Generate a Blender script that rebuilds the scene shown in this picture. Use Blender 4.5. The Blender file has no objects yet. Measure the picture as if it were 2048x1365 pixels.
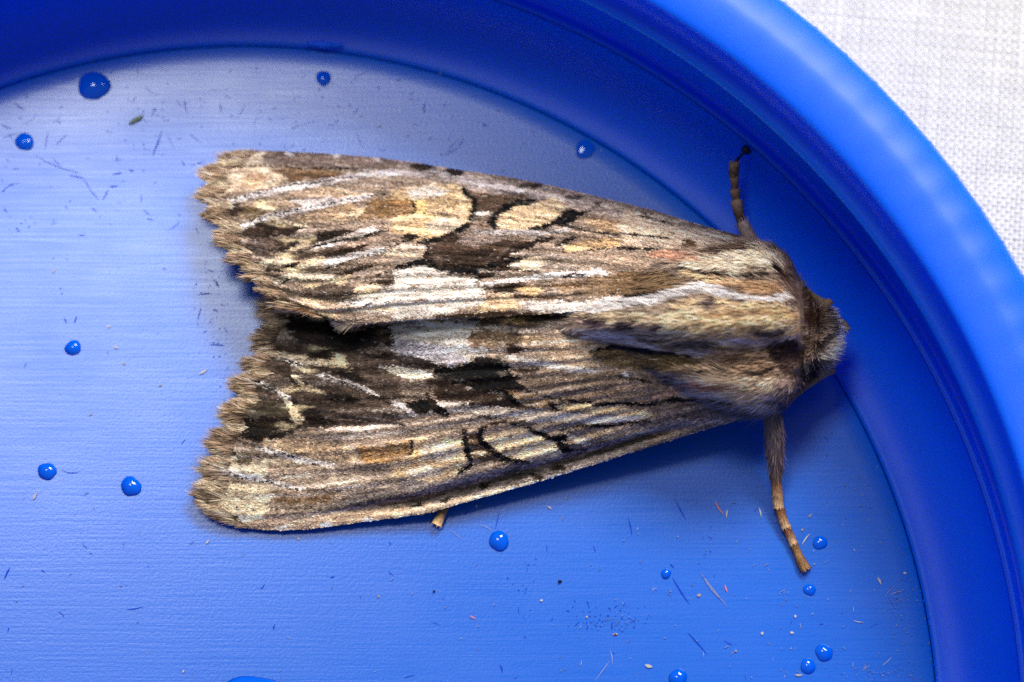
import bpy, math, random
import numpy as np

random.seed(7); RNG = np.random.default_rng(7)
K = 0.001                      # the script works in millimetres, the scene is in metres
scene = bpy.context.scene
COL = scene.collection

# ------------------------------------------------------------------ camera, world, lamps, exposure
W, H = 2048, 1365              # size of the photograph, only used to turn pixels into directions
LENS, SENS, DIST, TILT = 100.0, 36.0, 115.0, math.radians(15)
cam_d = bpy.data.cameras.new('camera'); cam = bpy.data.objects.new('camera', cam_d); COL.objects.link(cam)
cam_d.lens = LENS; cam_d.sensor_width = SENS; cam_d.clip_start = 0.005; cam_d.clip_end = 5
CAMP = np.array([0, -math.sin(TILT)*DIST, math.cos(TILT)*DIST])
cam.location = CAMP*K; cam.rotation_euler = (TILT, 0, 0)
cam_d.dof.use_dof = True; cam_d.dof.focus_distance = (DIST-3.0)*K; cam_d.dof.aperture_fstop = 36
scene.camera = cam

world = bpy.data.worlds.new('World'); scene.world = world; world.use_nodes = True
bg = world.node_tree.nodes['Background']; bg.inputs[0].default_value = (0.74, 0.87, 1.0, 1); bg.inputs[1].default_value = 0.19

def lamp(name, direction, dist, sx, sy, watt, col):
    l = bpy.data.lights.new(name, 'AREA'); l.shape = 'RECTANGLE'; l.size = sx*K; l.size_y = sy*K
    l.energy = watt; l.color = col
    o = bpy.data.objects.new(name, l); COL.objects.link(o)
    d = np.array(direction, float); d /= np.linalg.norm(d)
    o.location = d*dist*K
    from mathutils import Vector
    o.rotation_euler = Vector(d).to_track_quat('Z', 'Y').to_euler()
    return o
lamp('flash_softbox', (0.30, 0.62, 0.76), 170, 76, 50, 0.42, (1.0, 0.965, 0.92))
lamp('floor_glow_lamp', (-85, 131, 400), 429, 110, 90, 0.56, (0.93, 0.97, 1.0))  # unseen lamp, added to lay the pale glow on the lid floor

scene.view_settings.view_transform = 'Standard'; scene.view_settings.look = 'None'
scene.view_settings.exposure = 0; scene.view_settings.gamma = 1; scene.view_settings.use_curve_mapping = False
scene.cycles.max_bounces = 8; scene.cycles.diffuse_bounces = 6; scene.cycles.glossy_bounces = 3; scene.cycles.transmission_bounces = 8; scene.cycles.use_denoising = False; scene.cycles.blur_glossy = 1.5

# ------------------------------------------------------------------ helpers
CT, ST = math.cos(TILT), math.sin(TILT)
F = LENS/SENS*W
def unproj(px, py, z):
    px = np.asarray(px, float); py = np.asarray(py, float); z = np.asarray(z, float)
    a = (px-W/2)/F; b = (H/2-py)/F
    rx = a; ry = b*CT+ST; rz = b*ST-CT            # x=(1,0,0) y=(0,CT,ST) -z=(0,ST,-CT)
    t = (z-CAMP[2])/rz
    return np.stack(np.broadcast_arrays(CAMP[0]+t*rx, CAMP[1]+t*ry, z), -1)
def proj(P):
    d = P-CAMP
    xc = d[..., 0]; yc = d[..., 1]*CT+d[..., 2]*ST; zc = d[..., 1]*ST-d[..., 2]*CT
    return W/2+F*xc/zc, H/2-F*yc/zc

def h2(ix, iy, seed):
    n = (ix.astype(np.int64)*374761393+iy.astype(np.int64)*668265263+seed*974711) & 0x7fffffff
    n = ((n ^ (n >> 13))*1274126177) & 0x7fffffff
    return ((n ^ (n >> 16)) & 0xffff)/65535.0
def vn(x, y, sx, sy, seed=0):
    """value noise, -1..1, cell size sx by sy"""
    u = np.asarray(x)/sx; v = np.asarray(y)/sy
    iu = np.floor(u); iv = np.floor(v); fu = u-iu; fv = v-iv
    fu = fu*fu*(3-2*fu); fv = fv*fv*(3-2*fv)
    a = h2(iu, iv, seed); b = h2(iu+1, iv, seed); c = h2(iu, iv+1, seed); d = h2(iu+1, iv+1, seed)
    return ((a+(b-a)*fu)*(1-fv)+(c+(d-c)*fu)*fv)*2-1
def lin(c):
    c = np.asarray(c, float)/255
    return np.where(c <= .04045, c/12.92, ((c+.055)/1.055)**2.4)
def sstep(a, b, x):
    t = np.clip((x-a)/(b-a), 0, 1); return t*t*(3-2*t)

def mk(name, V, Fc, mat, parent=None, org=(0, 0, 0), colors=None, smooth=True, porg=(0, 0, 0)):
    """one mesh object; V in world millimetres, Fc an (n,3) or (n,4) array or a list of tuples"""
    V = (np.asarray(V, float)-np.asarray(org, float))*K
    me = bpy.data.meshes.new(name)
    if isinstance(Fc, np.ndarray):
        n, k = Fc.shape
        me.vertices.add(len(V)); me.vertices.foreach_set('co', V.astype(np.float32).ravel())
        me.loops.add(n*k); me.loops.foreach_set('vertex_index', Fc.astype(np.int32).ravel())
        me.polygons.add(n); me.polygons.foreach_set('loop_start', (np.arange(n)*k).astype(np.int32))
        me.update(calc_edges=True)
    else:
        me.from_pydata(V.tolist(), [], Fc); me.update()
    if smooth: me.polygons.foreach_set('use_smooth', np.ones(len(me.polygons), bool))
    if colors is not None:
        ca = me.color_attributes.new('tint', 'FLOAT_COLOR', 'POINT')
        c4 = np.ones((len(V), 4), np.float32); c4[:, :3] = colors; ca.data.foreach_set('color', c4.ravel())
    if mat: me.materials.append(mat)
    o = bpy.data.objects.new(name, me); COL.objects.link(o)
    if parent is not None: o.parent = parent
    o.location = (np.asarray(org, float)-np.asarray(porg, float))*K
    return o
def empty(name, org):
    o = bpy.data.objects.new(name, None); COL.objects.link(o); o.location = np.asarray(org, float)*K; o.empty_display_size = .002
    return o
def tag(o, label=None, cat=None, group=None, kind=None):
    if label: o['label'] = label
    if cat: o['category'] = cat
    if group: o['group'] = group
    if kind: o['kind'] = kind
    return o
def grid_faces(n, m, wrap_m=False):
    i = np.arange(n-1)[:, None]; j = np.arange(m if wrap_m else m-1)[None, :]; j2 = (j+1) % m
    return np.stack([i*m+j+0*j2, (i+1)*m+j, (i+1)*m+j2, i*m+j2], -1).reshape(-1, 4)
def catmull(pts, n):
    p = np.asarray(pts, float); seg = np.linalg.norm(np.diff(p[:, :2], axis=0), axis=1); s = np.r_[0, np.cumsum(seg)]; s /= s[-1]
    e = np.vstack([2*p[0]-p[1], p, 2*p[-1]-p[-2]]); u = np.linspace(0, 1, n)
    k = np.clip(np.searchsorted(s, u, 'right')-1, 0, len(p)-2); t = ((u-s[k])/(s[k+1]-s[k]))[:, None]
    a, b, c, d = e[k], e[k+1], e[k+2], e[k+3]
    return .5*(2*b+(c-a)*t+(2*a-5*b+4*c-d)*t*t+(3*b-a-3*c+d)*t**3)
def tube(path, rad, nseg=10, flat=1.0):
    path = np.asarray(path, float); n = len(path); rad = np.broadcast_to(rad, (n,))
    T = np.gradient(path, axis=0); T /= np.linalg.norm(T, axis=1)[:, None]
    up = np.array([0, 0, 1.]); A = np.cross(T, up); A /= np.linalg.norm(A, axis=1)[:, None]+1e-9; B = np.cross(A, T)
    a = np.linspace(0, 2*np.pi, nseg, endpoint=False)
    V = path[:, None]+rad[:, None, None]*(np.cos(a)[None, :, None]*A[:, None]+flat*np.sin(a)[None, :, None]*B[:, None])
    V = V.reshape(-1, 3); Fc = [tuple(f) for f in grid_faces(n, nseg, True)]
    Fc += [tuple(range(nseg-1, -1, -1)), tuple((n-1)*nseg+k for k in range(nseg))]
    return V, Fc

# ------------------------------------------------------------------ materials
def mat(name):
    m = bpy.data.materials.new(name); m.use_nodes = True
    nt = m.node_tree; return m, nt, nt.nodes['Principled BSDF'], nt.nodes.new, nt.links.new
def sock(b, **kw):
    for k, v in kw.items(): b.inputs[k.replace('_', ' ')].default_value = v

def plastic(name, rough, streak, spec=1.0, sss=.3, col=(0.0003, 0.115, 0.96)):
    m, nt, b, N, L = mat(name)
    sock(b, Base_Color=(*col, 1), Roughness=rough, IOR=1.5, Specular_IOR_Level=spec, Subsurface_Weight=sss, Subsurface_Scale=0.0012 if streak else 0.0030)
    b.inputs['Subsurface Radius'].default_value = (0.1, 0.4, 1.0)
    tc = N('ShaderNodeTexCoord')
    mp = N('ShaderNodeMapping'); L(tc.outputs['Object'], mp.inputs['Vector'])
    n2 = N('ShaderNodeTexNoise'); n2.inputs['Detail'].default_value = 4; L(mp.outputs['Vector'], n2.inputs['Vector'])
    if streak:
        mp.inputs['Rotation'].default_value = (0, 0, math.radians(1.5)); mp.inputs['Scale'].default_value = (260, 9000, 1)
        n2.inputs['Scale'].default_value = 1
        n3 = N('ShaderNodeTexNoise'); n3.inputs['Scale'].default_value = 170; n3.inputs['Detail'].default_value = 5; L(tc.outputs['Object'], n3.inputs['Vector'])
        ad = N('ShaderNodeMath'); ad.operation = 'ADD'; L(n2.outputs['Fac'], ad.inputs[0]); L(n3.outputs['Fac'], ad.inputs[1])
        mr = N('ShaderNodeMapRange'); mr.inputs['From Min'].default_value = .6; mr.inputs['From Max'].default_value = 1.4
        mr.inputs['To Min'].default_value = rough-.05; mr.inputs['To Max'].default_value = rough+.05
        L(ad.outputs[0], mr.inputs['Value']); L(mr.outputs['Result'], b.inputs['Roughness'])
        n4 = N('ShaderNodeTexNoise'); n4.inputs['Scale'].default_value = 9000; n4.inputs['Detail'].default_value = 2; L(tc.outputs['Object'], n4.inputs['Vector'])
        a2 = N('ShaderNodeMath'); a2.operation = 'ADD'; L(n2.outputs['Fac'], a2.inputs[0]); L(n4.outputs['Fac'], a2.inputs[1])
        bp = N('ShaderNodeBump'); bp.inputs['Strength'].default_value = .30; bp.inputs['Distance'].default_value = .00001; L(a2.outputs[0], bp.inputs['Height'])
        L(bp.outputs['Normal'], b.inputs['Normal'])
    else:
        n2.inputs['Scale'].default_value = 900
        bp = N('ShaderNodeBump'); bp.inputs['Strength'].default_value = .25; bp.inputs['Distance'].default_value = .00002; L(n2.outputs['Fac'], bp.inputs['Height'])
        L(bp.outputs['Normal'], b.inputs['Normal'])
    return m
M_FLOOR = plastic('blue_satin_plastic', .27, True, .62, .3, (0.001, 0.120, 0.62))  # same plastic as the wall, base blue lowered under the floor glow
M_WALL = plastic('blue_plastic', .42, False, .25, .6)  # same plastic as the floor, base bluer to lift the shaded wall
def plain(name, c, rough=.6, **kw):
    m, nt, b, N, L = mat(name); sock(b, Base_Color=(*lin(c), 1), Roughness=rough, **kw); return m
M_SCR = plain('scuffed_blue', (12, 62, 190), .75, Specular_IOR_Level=.1)
def tinted(name, rough=.55, spec=.35, sheen=0., trans=0.):
    m, nt, b, N, L = mat(name); at = N('ShaderNodeVertexColor'); at.layer_name = 'tint'
    L(at.outputs['Color'], b.inputs['Base Color']); sock(b, Roughness=rough, Specular_IOR_Level=spec, Sheen_Weight=sheen)
    return m
M_SCALE = tinted('wing_scale', .6, .10)
M_FUR = tinted('moth_fur', .55, .16)
M_LINT = tinted('lint', .6, .3)
m, nt, b, N, L = mat('water_over_blue'); M_WATER = m      # clear drops, filled with the blue they sit on
sock(b, Base_Color=(0.0005, 0.10, 0.70, 1), Roughness=.03, IOR=1.4, Specular_IOR_Level=.6)
m, nt, b, N, L = mat('white_cotton'); M_COTTON = m
sock(b, Base_Color=(.83, .83, .82, 1), Roughness=.9, Specular_IOR_Level=.1)
tc = N('ShaderNodeTexCoord'); nz = N('ShaderNodeTexNoise'); nz.inputs['Scale'].default_value = 900; nz.inputs['Detail'].default_value = 5
L(tc.outputs['Object'], nz.inputs['Vector']); rp = N('ShaderNodeMapRange'); rp.inputs['To Min'].default_value = .64; rp.inputs['To Max'].default_value = .80
L(nz.outputs['Fac'], rp.inputs['Value']); cb = N('ShaderNodeCombineColor')
for k in range(3):
    mu = N('ShaderNodeMath'); mu.operation = 'MULTIPLY'; mu.inputs[1].default_value = (1.03, 1.0, .955)[k]; L(rp.outputs['Result'], mu.inputs[0]); L(mu.outputs[0], cb.inputs[k])
L(cb.outputs[0], b.inputs['Base Color'])

# ------------------------------------------------------------------ the cloth under the lid
ZC = -2.2
CA = math.radians(-6)
ca_, sa_ = math.cos(CA), math.sin(CA)
def crot(u, v): return u*ca_-v*sa_, u*sa_+v*ca_
nq = 90; uu, vv = np.meshgrid(np.linspace(-110, 110, nq), np.linspace(-110, 110, nq), indexing='ij')
def sag(x, y): return .10*vn(x, y, 23, 31, 3)
V = np.stack([uu, vv, ZC-.16+sag(uu, vv)], -1).reshape(-1, 3)
cloth = mk('cloth', V, grid_faces(nq, nq), M_COTTON); tag(cloth, 'white plain-weave cotton cloth under the blue lid', 'cloth', kind='structure')
PITCH = .195
def threads(dirn, seed):
    """wavy flat threads of the weave, in the corner of cloth that shows beside the lid"""
    u0, u1, v0, v1 = 4.0, 30.0, -8.0, 23.0
    (a0, a1), (b0, b1) = ((u0, u1), (v0, v1)) if dirn == 0 else ((v0, v1), (u0, u1))
    nth = int((b1-b0)/PITCH); ns = int((a1-a0)/PITCH)*3
    a = np.linspace(a0, a0+ns*PITCH/3, ns+1)
    Vs, Fs, off = [], [], 0
    rng = np.random.default_rng(seed)
    for k in range(nth):
        bc = b0+k*PITCH+rng.normal(0, .010)+.030*vn(a, k*3.1+0*a, 4, 1, seed)
        wv = np.cos(np.pi*a/PITCH+np.pi*(k % 2)+np.pi*dirn)
        z = .05*wv
        hw = PITCH*(.35+.05*vn(a, k*1.7+0*a, 1.3, 1, seed+5)+rng.normal(0, .016))
        xs = [(-1, -.035), (-.55, .022), (0, .040), (.55, .022), (1, -.035)]
        P = np.stack([np.stack([a, bc+hw*o, z+dz], -1) for o, dz in xs], 1)
        Vs.append(P.reshape(-1, 3)); Fs.append(grid_faces(len(a), 5)+off); off += len(a)*5
    P = np.vstack(Vs); Fc = np.vstack(Fs)
    if dirn == 0: u, v = P[:, 0], P[:, 1]
    else: u, v = P[:, 1], P[:, 0]
    x, y = crot(u, v)
    c = np.array([-11.2, -15.1]); keep = np.hypot(x-c[0], y-c[1]) > 31.5
    Fk = Fc[keep[Fc].all(1)]
    used = np.unique(Fk); rm = np.zeros(len(P), int); rm[used] = np.arange(len(used))
    Vw = np.stack([x, y, ZC+P[:, 2]+sag(x, y)], -1)[used]
    return Vw, rm[Fk]
for dn, nm in ((0, 'weft_threads'), (1, 'warp_threads')):
    V, Fc = threads(dn, 11+dn); tag(mk(nm, V, Fc, M_COTTON, cloth), kind='stuff')

# ------------------------------------------------------------------ the blue screw lid, lying open side up
LC = np.array([-11.2, -15.1, 0.0])
lid = empty('jar_lid', (LC[0], LC[1], ZC)); LORG = (LC[0], LC[1], ZC)
tag(lid, 'blue plastic screw lid lying open side up on the white cloth', 'lid')
def lathe(name, prof, m, nseg=360, close=False, wob=0):
    a = np.linspace(0, 2*np.pi, nseg, endpoint=False); pr = np.asarray(prof, float)
    R = np.broadcast_to(pr[:, 0][:, None], (len(pr), nseg)).copy(); Z = np.broadcast_to(pr[:, 1][:, None], (len(pr), nseg)).copy()
    if wob: Z += wob*(np.cos(136*a)+.35*np.cos(31*a))[None]*(sstep(31.2, 33.3, R)*(Z > 8.9))
    V = np.stack([LC[0]+R*np.cos(a), LC[1]+R*np.sin(a), Z], -1).reshape(-1, 3)
    return mk(name, V, grid_faces(len(pr), nseg, True), m, lid, org=LC, porg=LORG)
def arc(cx, cy, r, a0, a1, n):
    a = np.radians(np.linspace(a0, a1, n)); return [(cx+r*math.cos(q), cy+r*math.sin(q)) for q in a]
# floor with a faint dish to it
floor_prof = [(0.02, -.03)]+[(r, -.03+.03*(r/27.7)**2) for r in np.linspace(1, 27.70, 40)]+[(27.78, -.02), (27.80, -.07)]
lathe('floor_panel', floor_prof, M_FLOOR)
# the wall: coved foot, stepped ledge, thread band, rounded lip
wall_prof = [(27.83, -.07), (27.86, -.01), (27.95, .05)]+arc(28.0, 2.75, 2.7, -88, -4, 16)+[(30.66, 2.50), (30.74, 2.60), (30.84, 2.64), (30.94, 2.60), (31.05, 2.52), (31.22, 2.56), (31.30, 2.75)]
wall_prof += [(31.28, 4.5), (31.22, 6.1), (31.0, 6.7), (30.55, 7.02), (30.36, 7.14), (30.30, 7.22), (30.34, 7.30), (30.50, 7.38), (30.80, 7.44), (30.92, 7.56), (30.96, 8.3)]
wall_prof += [(30.92, 9.0), (30.74, 9.36), (30.68, 9.50), (30.76, 9.60), (30.92, 9.66), (31.2, 9.76), (31.8, 9.86), (32.2, 9.89), (32.45, 9.86)]
wall_prof += [(32.8, 9.78), (33.15, 9.67), (33.5, 9.54), (33.72, 9.42), (33.86, 9.22), (33.94, 8.8), (33.96, 8.2), (33.97, 5), (33.97, -1.2)]+arc(33.2, -1.35, .8, 0, -90, 6)+[(30, -2.17), (2, -2.17)]
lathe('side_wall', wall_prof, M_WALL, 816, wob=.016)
# screw thread: a slightly rising bead inside the wall, with a starting bump
def thread(a0, a1, z0, z1, r, nm):
    n = 90; a = np.radians(np.linspace(a0, a1, n)); zz = np.linspace(z0, z1, n)
    tap = np.minimum(1, np.minimum(np.arange(n), np.arange(n)[::-1])/10.)
    path = np.stack([LC[0]+r*np.cos(a), LC[1]+r*np.sin(a), zz], -1)
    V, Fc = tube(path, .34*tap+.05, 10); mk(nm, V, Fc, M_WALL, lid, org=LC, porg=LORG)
thread(-60, 62, 4.4, 5.4, 31.34, 'screw_thread'); thread(125, 240, 4.4, 5.4, 31.34, 'screw_thread')
p0 = unproj(648, 88, .35)
V, Fc = tube([p0+np.array([-.8, .05, -.1]), p0+np.array([-.4, .0, -.05]), p0+np.array([0, -.04, -.03]), p0+np.array([.4, -.04, -.05]), p0+np.array([.8, -.02, -.1])], [.04, .11, .17, .11, .04], 10)
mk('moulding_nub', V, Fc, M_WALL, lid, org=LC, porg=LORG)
# grip ribs round the outside: one mesh shared by all
prof = [(33.40, 9.50), (33.72, 9.44), (33.93, 9.16), (34.04, 8.65), (34.10, 7.7), (34.10, 4), (34.10, -.6), (33.9, -1.5), (33.5, -1.9)]
V = []; hw = [.10, .26, .34, .38, .38, .38, .38, .34, .2]
for (r, z), q in zip(prof, hw):
    for o, d in ((-1, -.42), (-.6, -.12), (0, 0), (.6, -.12), (1, -.42)): V.append((r+d, o*q*1.25, z))
NRIB = 136
rib0 = None
for k in range(NRIB):
    a = 2*math.pi*k/NRIB
    if rib0 is None:
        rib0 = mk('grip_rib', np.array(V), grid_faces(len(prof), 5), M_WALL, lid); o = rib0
    else:
        o = rib0.copy(); COL.objects.link(o); o.parent = lid
    o.location = (0, 0, -ZC*K); o.rotation_euler = (0, 0, a)

# scuffs and scratches on the floor of the lid, thin marks pressed in the plastic
def px_floor(x, y, z=.006):
    return unproj(x, y, z)
def on_floor(x, y, R=27.3):
    P = unproj(x, y, 0.0); return np.hypot(P[..., 0]-LC[0], P[..., 1]-LC[1]) < R
sv, sf, off = [], [], 0
def sliver(p, q, w, lift, bend=0.0):
    """thin lens-shaped mark from p to q"""
    global off
    p = np.asarray(p, float); q = np.asarray(q, float); d = q-p; n = np.array([-d[1], d[0], 0]); n /= np.linalg.norm(n)+1e-9
    t = np.linspace(0, 1, 5)[:, None]; c = p+d*t+n*bend*np.linalg.norm(d)*(4*t*(1-t)); ww = (w*np.array([.15, .8, 1, .7, .1]))[:, None]
    V = np.vstack([c+n*ww, c-n*ww]); V[:, 2] += lift
    sv.append(V); sf.extend([(off+k, off+k+1, off+5+k+1, off+5+k) for k in range(4)]); off += 10
FIX = [(120,160,152,156),(28,205,52,222),(2,250,22,258),(90,300,96,262),(112,290,134,268),(68,310,165,348),(137,352,172,358),(178,377,198,400),(215,380,205,400),
 (225,349,245,346),(258,340,268,343),(219,374,236,372),(155,470,172,470),(182,416,195,425),(285,418,300,432),(128,636,134,647),(148,646,153,632),(448,655,456,666),(305,312,325,260),(367,200,375,230),(440,205,443,226),
 (848,222,850,205),(918,294,928,278),(1097,396,1100,406),(880,308,884,311),(964,248,975,252),(1256,1036,1264,1072),(1186,1092,1192,1105),(1093,1090,1094,1104),(1340,1128,1348,1136),(1345,1155,1380,1210),(1375,1265,1415,1310),
 (1350,1000,1372,1040),(1000,1330,1005,1345),(1222,1258,1226,1242),(1267,1258,1270,1250),(547,1260,550,1248),(20,1135,8,1160),(930,1030,937,1022),(990,1060,999,1022),(520,1180,530,1168),(390,455,398,470),(428,545,415,540),(396,590,425,588),(395,640,402,615),(420,690,450,692),(430,560,436,575)]
for a, b, c, d in FIX:
    sliver(px_floor(a, b), px_floor(c, d), random.uniform(.014, .034), 0, random.uniform(-.06, .06))
for k in range(260):
    x = random.uniform(0, 2040); y = random.uniform(60, 1360)
    if random.random() < .6: x, y = random.uniform(0, 900), random.uniform(80, 460)
    if not on_floor(x, y): continue
    a = random.choice([random.uniform(0, 6.28), random.gauss(1.2, .5), random.gauss(-.3, .4)]); l = random.choice([random.uniform(4, 10), random.uniform(6, 18), random.uniform(15, 42)])
    w = random.uniform(.007, .016) if l > 14 else random.uniform(.008, .024)
    sliver(px_floor(x, y), px_floor(x+l*math.cos(a), y+l*math.sin(a)), w, 0, random.uniform(-.15, .15))
for cx, cy, rx, ry, n in ((430,645,18,50,26),(415,560,16,20,14),(290,300,25,16,14),(1215,1235,40,14,60),(300,222,20,15,12),(1420,1085,10,40,8),(60,440,30,12,9),(1045,1190,14,30,12),(700,210,80,25,16)):
    for k in range(n):
        x = random.gauss(cx, rx); y = random.gauss(cy, ry); a = random.uniform(0, 6.28); l = random.uniform(2, 8)
        if on_floor(x, y): sliver(px_floor(x, y), px_floor(x+l*math.cos(a), y+l*math.sin(a)), random.uniform(.008, .02), 0)
tag(mk('scuff_marks', np.vstack(sv), sf, M_SCR, lid, org=LC, porg=LORG), kind='stuff')

# ------------------------------------------------------------------ lint, flecks and crumbs lying in the lid
sv, sf, off = [], [], 0; cols = []
LFIX = [(1845,1003,1850,1028,.10),(1290,1330,1305,1334,.09),(1604,1090,1620,1068,.035),(1617,1035,1624,1028,.05),(1605,1058,1606,1062,.10),(1397,1188,1399,1194,.12),(1080,1201,1086,1201,.06),(1228,1269,1236,1268,.06),(1130,997,1134,997,.06),
 (1095,1012,1103,1019,.05),(66,1000,74,986,.07),(412,1088,418,1080,.05),(951,1016,955,1010,.05),(594,1075,600,1080,.05),(106,539,108,546,.07),(213,652,222,654,.05),(228,693,236,697,.06),(244,725,251,729,.05),(318,772,322,769,.08),(398,749,415,739,.06),
 (178,829,184,828,.06),(1400,1145,1455,1215,.02),(1405,1150,1450,1205,.015),(1455,1020,1453,1036,.05),(1517,1015,1522,1035,.04),(1755,1155,1762,1170,.06),(1780,1190,1805,1182,.014),(1770,1193,1790,1172,.012),(1806,1148,1813,1146,.06),(1862,1125,1866,1136,.06),
 (1892,1300,1896,1305,.07),(1885,1225,1887,1232,.08),(1764,1332,1784,1314,.014),(1724,1342,1740,1330,.014),(1706,1241,1728,1245,.02),(1590,1230,1591,1236,.06),(1523,1270,1526,1264,.08),(1580,1265,1588,1266,.07),(1470,1300,1474,1304,.06),(1590,1350,1605,1350,.06),
 (365,1342,368,1344,.09),(756,1190,760,1196,.05),(1172,1236,1176,1232,.05),(1220,1322,1190,1362,.012),(1220,1300,1224,1330,.012),(960,1050,985,1062,.012),(900,1060,925,1078,.012)]
def fleck(x0, y0, x1, y1, w, c):
    global off
    sliver(px_floor(x0, y0, .02), px_floor(x1, y1, .02), w, .02, random.uniform(-.08, .08)); cols.append(np.tile(c, (10, 1)))
for a, b, c, d, w in LFIX:
    g = random.uniform(.3, .65); fleck(a, b, c, d, w*.75, lin((235, 228, 222))*g)
for k in range(330):
    x = random.uniform(0, 2040); y = random.uniform(100, 1365)
    if random.random() < .6: x, y = 1950-abs(random.gauss(0, 420)), 1365-abs(random.gauss(0, 300))
    if not on_floor(x, y, 28.2): continue
    a = random.choice([random.gauss(-.9, .4), random.uniform(0, 6.28)]); l = random.choice([3, 4, 5, 8, 12]); w = random.uniform(.007, .02) if l > 5 else random.uniform(.01, .028)
    g = random.uniform(.2, .6)
    fleck(x, y, x+l*math.cos(a), y+l*math.sin(a), w, lin((170, 195, 245))*g)
for cx, cy, rx, ry, n in ((1795,1200,10,16,60),(1845,1210,30,60,50),(1750,1345,50,12,60),(1890,1290,14,40,30),(1240,1240,28,10,50),(1690,960,60,60,20)):
    for k in range(n):
        x = random.gauss(cx, rx); y = random.gauss(cy, ry); a = random.uniform(0, 6.28); l = random.uniform(2, 6)
        if on_floor(x, y, 28.2): fleck(x, y, x+l*math.cos(a), y+l*math.sin(a), random.uniform(.008, .02), lin((110, 155, 250))*random.uniform(.3, .7))
for a, b, c, d in ((1430, 1000, 1448, 1030), (1225, 1268, 1234, 1270), (940, 1232, 952, 1238), (1450, 1170, 1455, 1185)):
    fleck(a, b, c, d, .03, lin((205, 120, 110)))
tag(mk('lint_flecks', np.vstack(sv), sf, M_LINT, None, colors=np.vstack(cols), smooth=False), 'tiny pale lint flecks and dust scattered over the lid floor', 'lint', kind='stuff')

def crumb(name, pos, r, c, label, cat='crumb', stretch=(1, 1, 1), rot=0, seed=0, group=None):
    rng = np.random.default_rng(seed); n, mm = 9, 12
    th = np.linspace(.05, np.pi-.05, n)[:, None]; ph = np.linspace(0, 2*np.pi, mm, endpoint=False)[None]
    rr = r*(1+.28*vn(np.cos(ph)*2+3*np.cos(th), np.sin(ph)*2+5*np.sin(th), .8, .8, seed))
    V = np.stack([rr*np.sin(th)*np.cos(ph)*stretch[0], rr*np.sin(th)*np.sin(ph)*stretch[1], rr*np.cos(th)*stretch[2]+0*ph], -1).reshape(-1, 3)
    ca, sa = math.cos(rot), math.sin(rot); V = V@np.array([[ca, sa, 0], [-sa, ca, 0], [0, 0, 1]])
    Fc = [tuple(f) for f in grid_faces(n, mm, True)]+[tuple(range(mm)), tuple((n-1)*mm+k for k in range(mm))[::-1]]
    V += np.asarray(pos)
    colr = lin(c)*(1+.35*vn(V[:, 0], V[:, 1], .12, .12, seed))[:, None]
    o = mk(name, V, Fc, M_LINT, None, org=pos, colors=colr); tag(o, label, cat, group); return o
def lid_hit(px, py):
    """point where the ray through a pixel meets the lid's inner surface"""
    zs = np.linspace(10.3, -.2, 2400); P = unproj(px, py, zs); r = np.hypot(P[:, 0]-LC[0], P[:, 1]-LC[1])
    pr = np.array(wall_prof[:60]); pr = pr[:int(np.argmax(pr[:, 0]))+1]; zi = np.interp(r, np.maximum.accumulate(pr[:, 0])+1e-6*np.arange(len(pr)), np.maximum.accumulate(pr[:, 1]), left=0)
    k = np.argmax(zs <= zi); return P[k]
crumb('plant_fragment', unproj(272, 240, .05), .12, (120, 135, 105), 'small grey-green plant fragment lying above the upper wing tip', 'fragment', (2.6, .8, .5), .55, 3)
crumb('dirt_crumb', lid_hit(1536, 181), .17, (34, 62, 50), 'dark green dirt crumb stuck on the inner edge of the lip', 'crumb', (1.7, .8, .6), -.6, 4)
crumb('dirt_crumb', lid_hit(1494, 141), .06, (40, 40, 60), 'tiny dark speck on the inner edge of the lip beside the green crumb', 'crumb', (1.5, .8, .6), -.4, 5)
crumb('dirt_crumb', lid_hit(1355, 45), .06, (30, 30, 50), 'single dark speck high on the inner edge of the lip', 'crumb', (1, 1.2, .6), 0, 6)
crumb('pale_husk', lid_hit(2014, 824)+np.array([0, 0, .05]), .13, (190, 200, 225), 'small pale oval husk on the lip above the brown flake', 'husk', (1.6, .75, .5), 1.0, 7)
crumb('brown_flake', lid_hit(2046, 895)+np.array([0, 0, .05]), .26, (120, 92, 92), 'brown flake with a pinkish end stuck on the outer lip', 'flake', (.7, 1.3, .6), .2, 8)
crumb('pink_flake', lid_hit(2035, 850)+np.array([0, 0, .03]), .20, (120, 125, 165), 'pinkish grey flake on the lip beside the brown flake', 'flake', (1, 1.1, .5), .6, 9)
crumb('soil_grain', unproj(1120, 1163, .05), .07, (18, 22, 40), 'tiny black soil grain alone on the floor below the moth', 'grain', (1.1, .8, .8), 0, 10)
crumb('soil_grain', unproj(868, 1183, .04), .05, (24, 30, 60), 'minute dark grain below the small hind foot', 'grain', (1, .8, .8), 0, 11)

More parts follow.
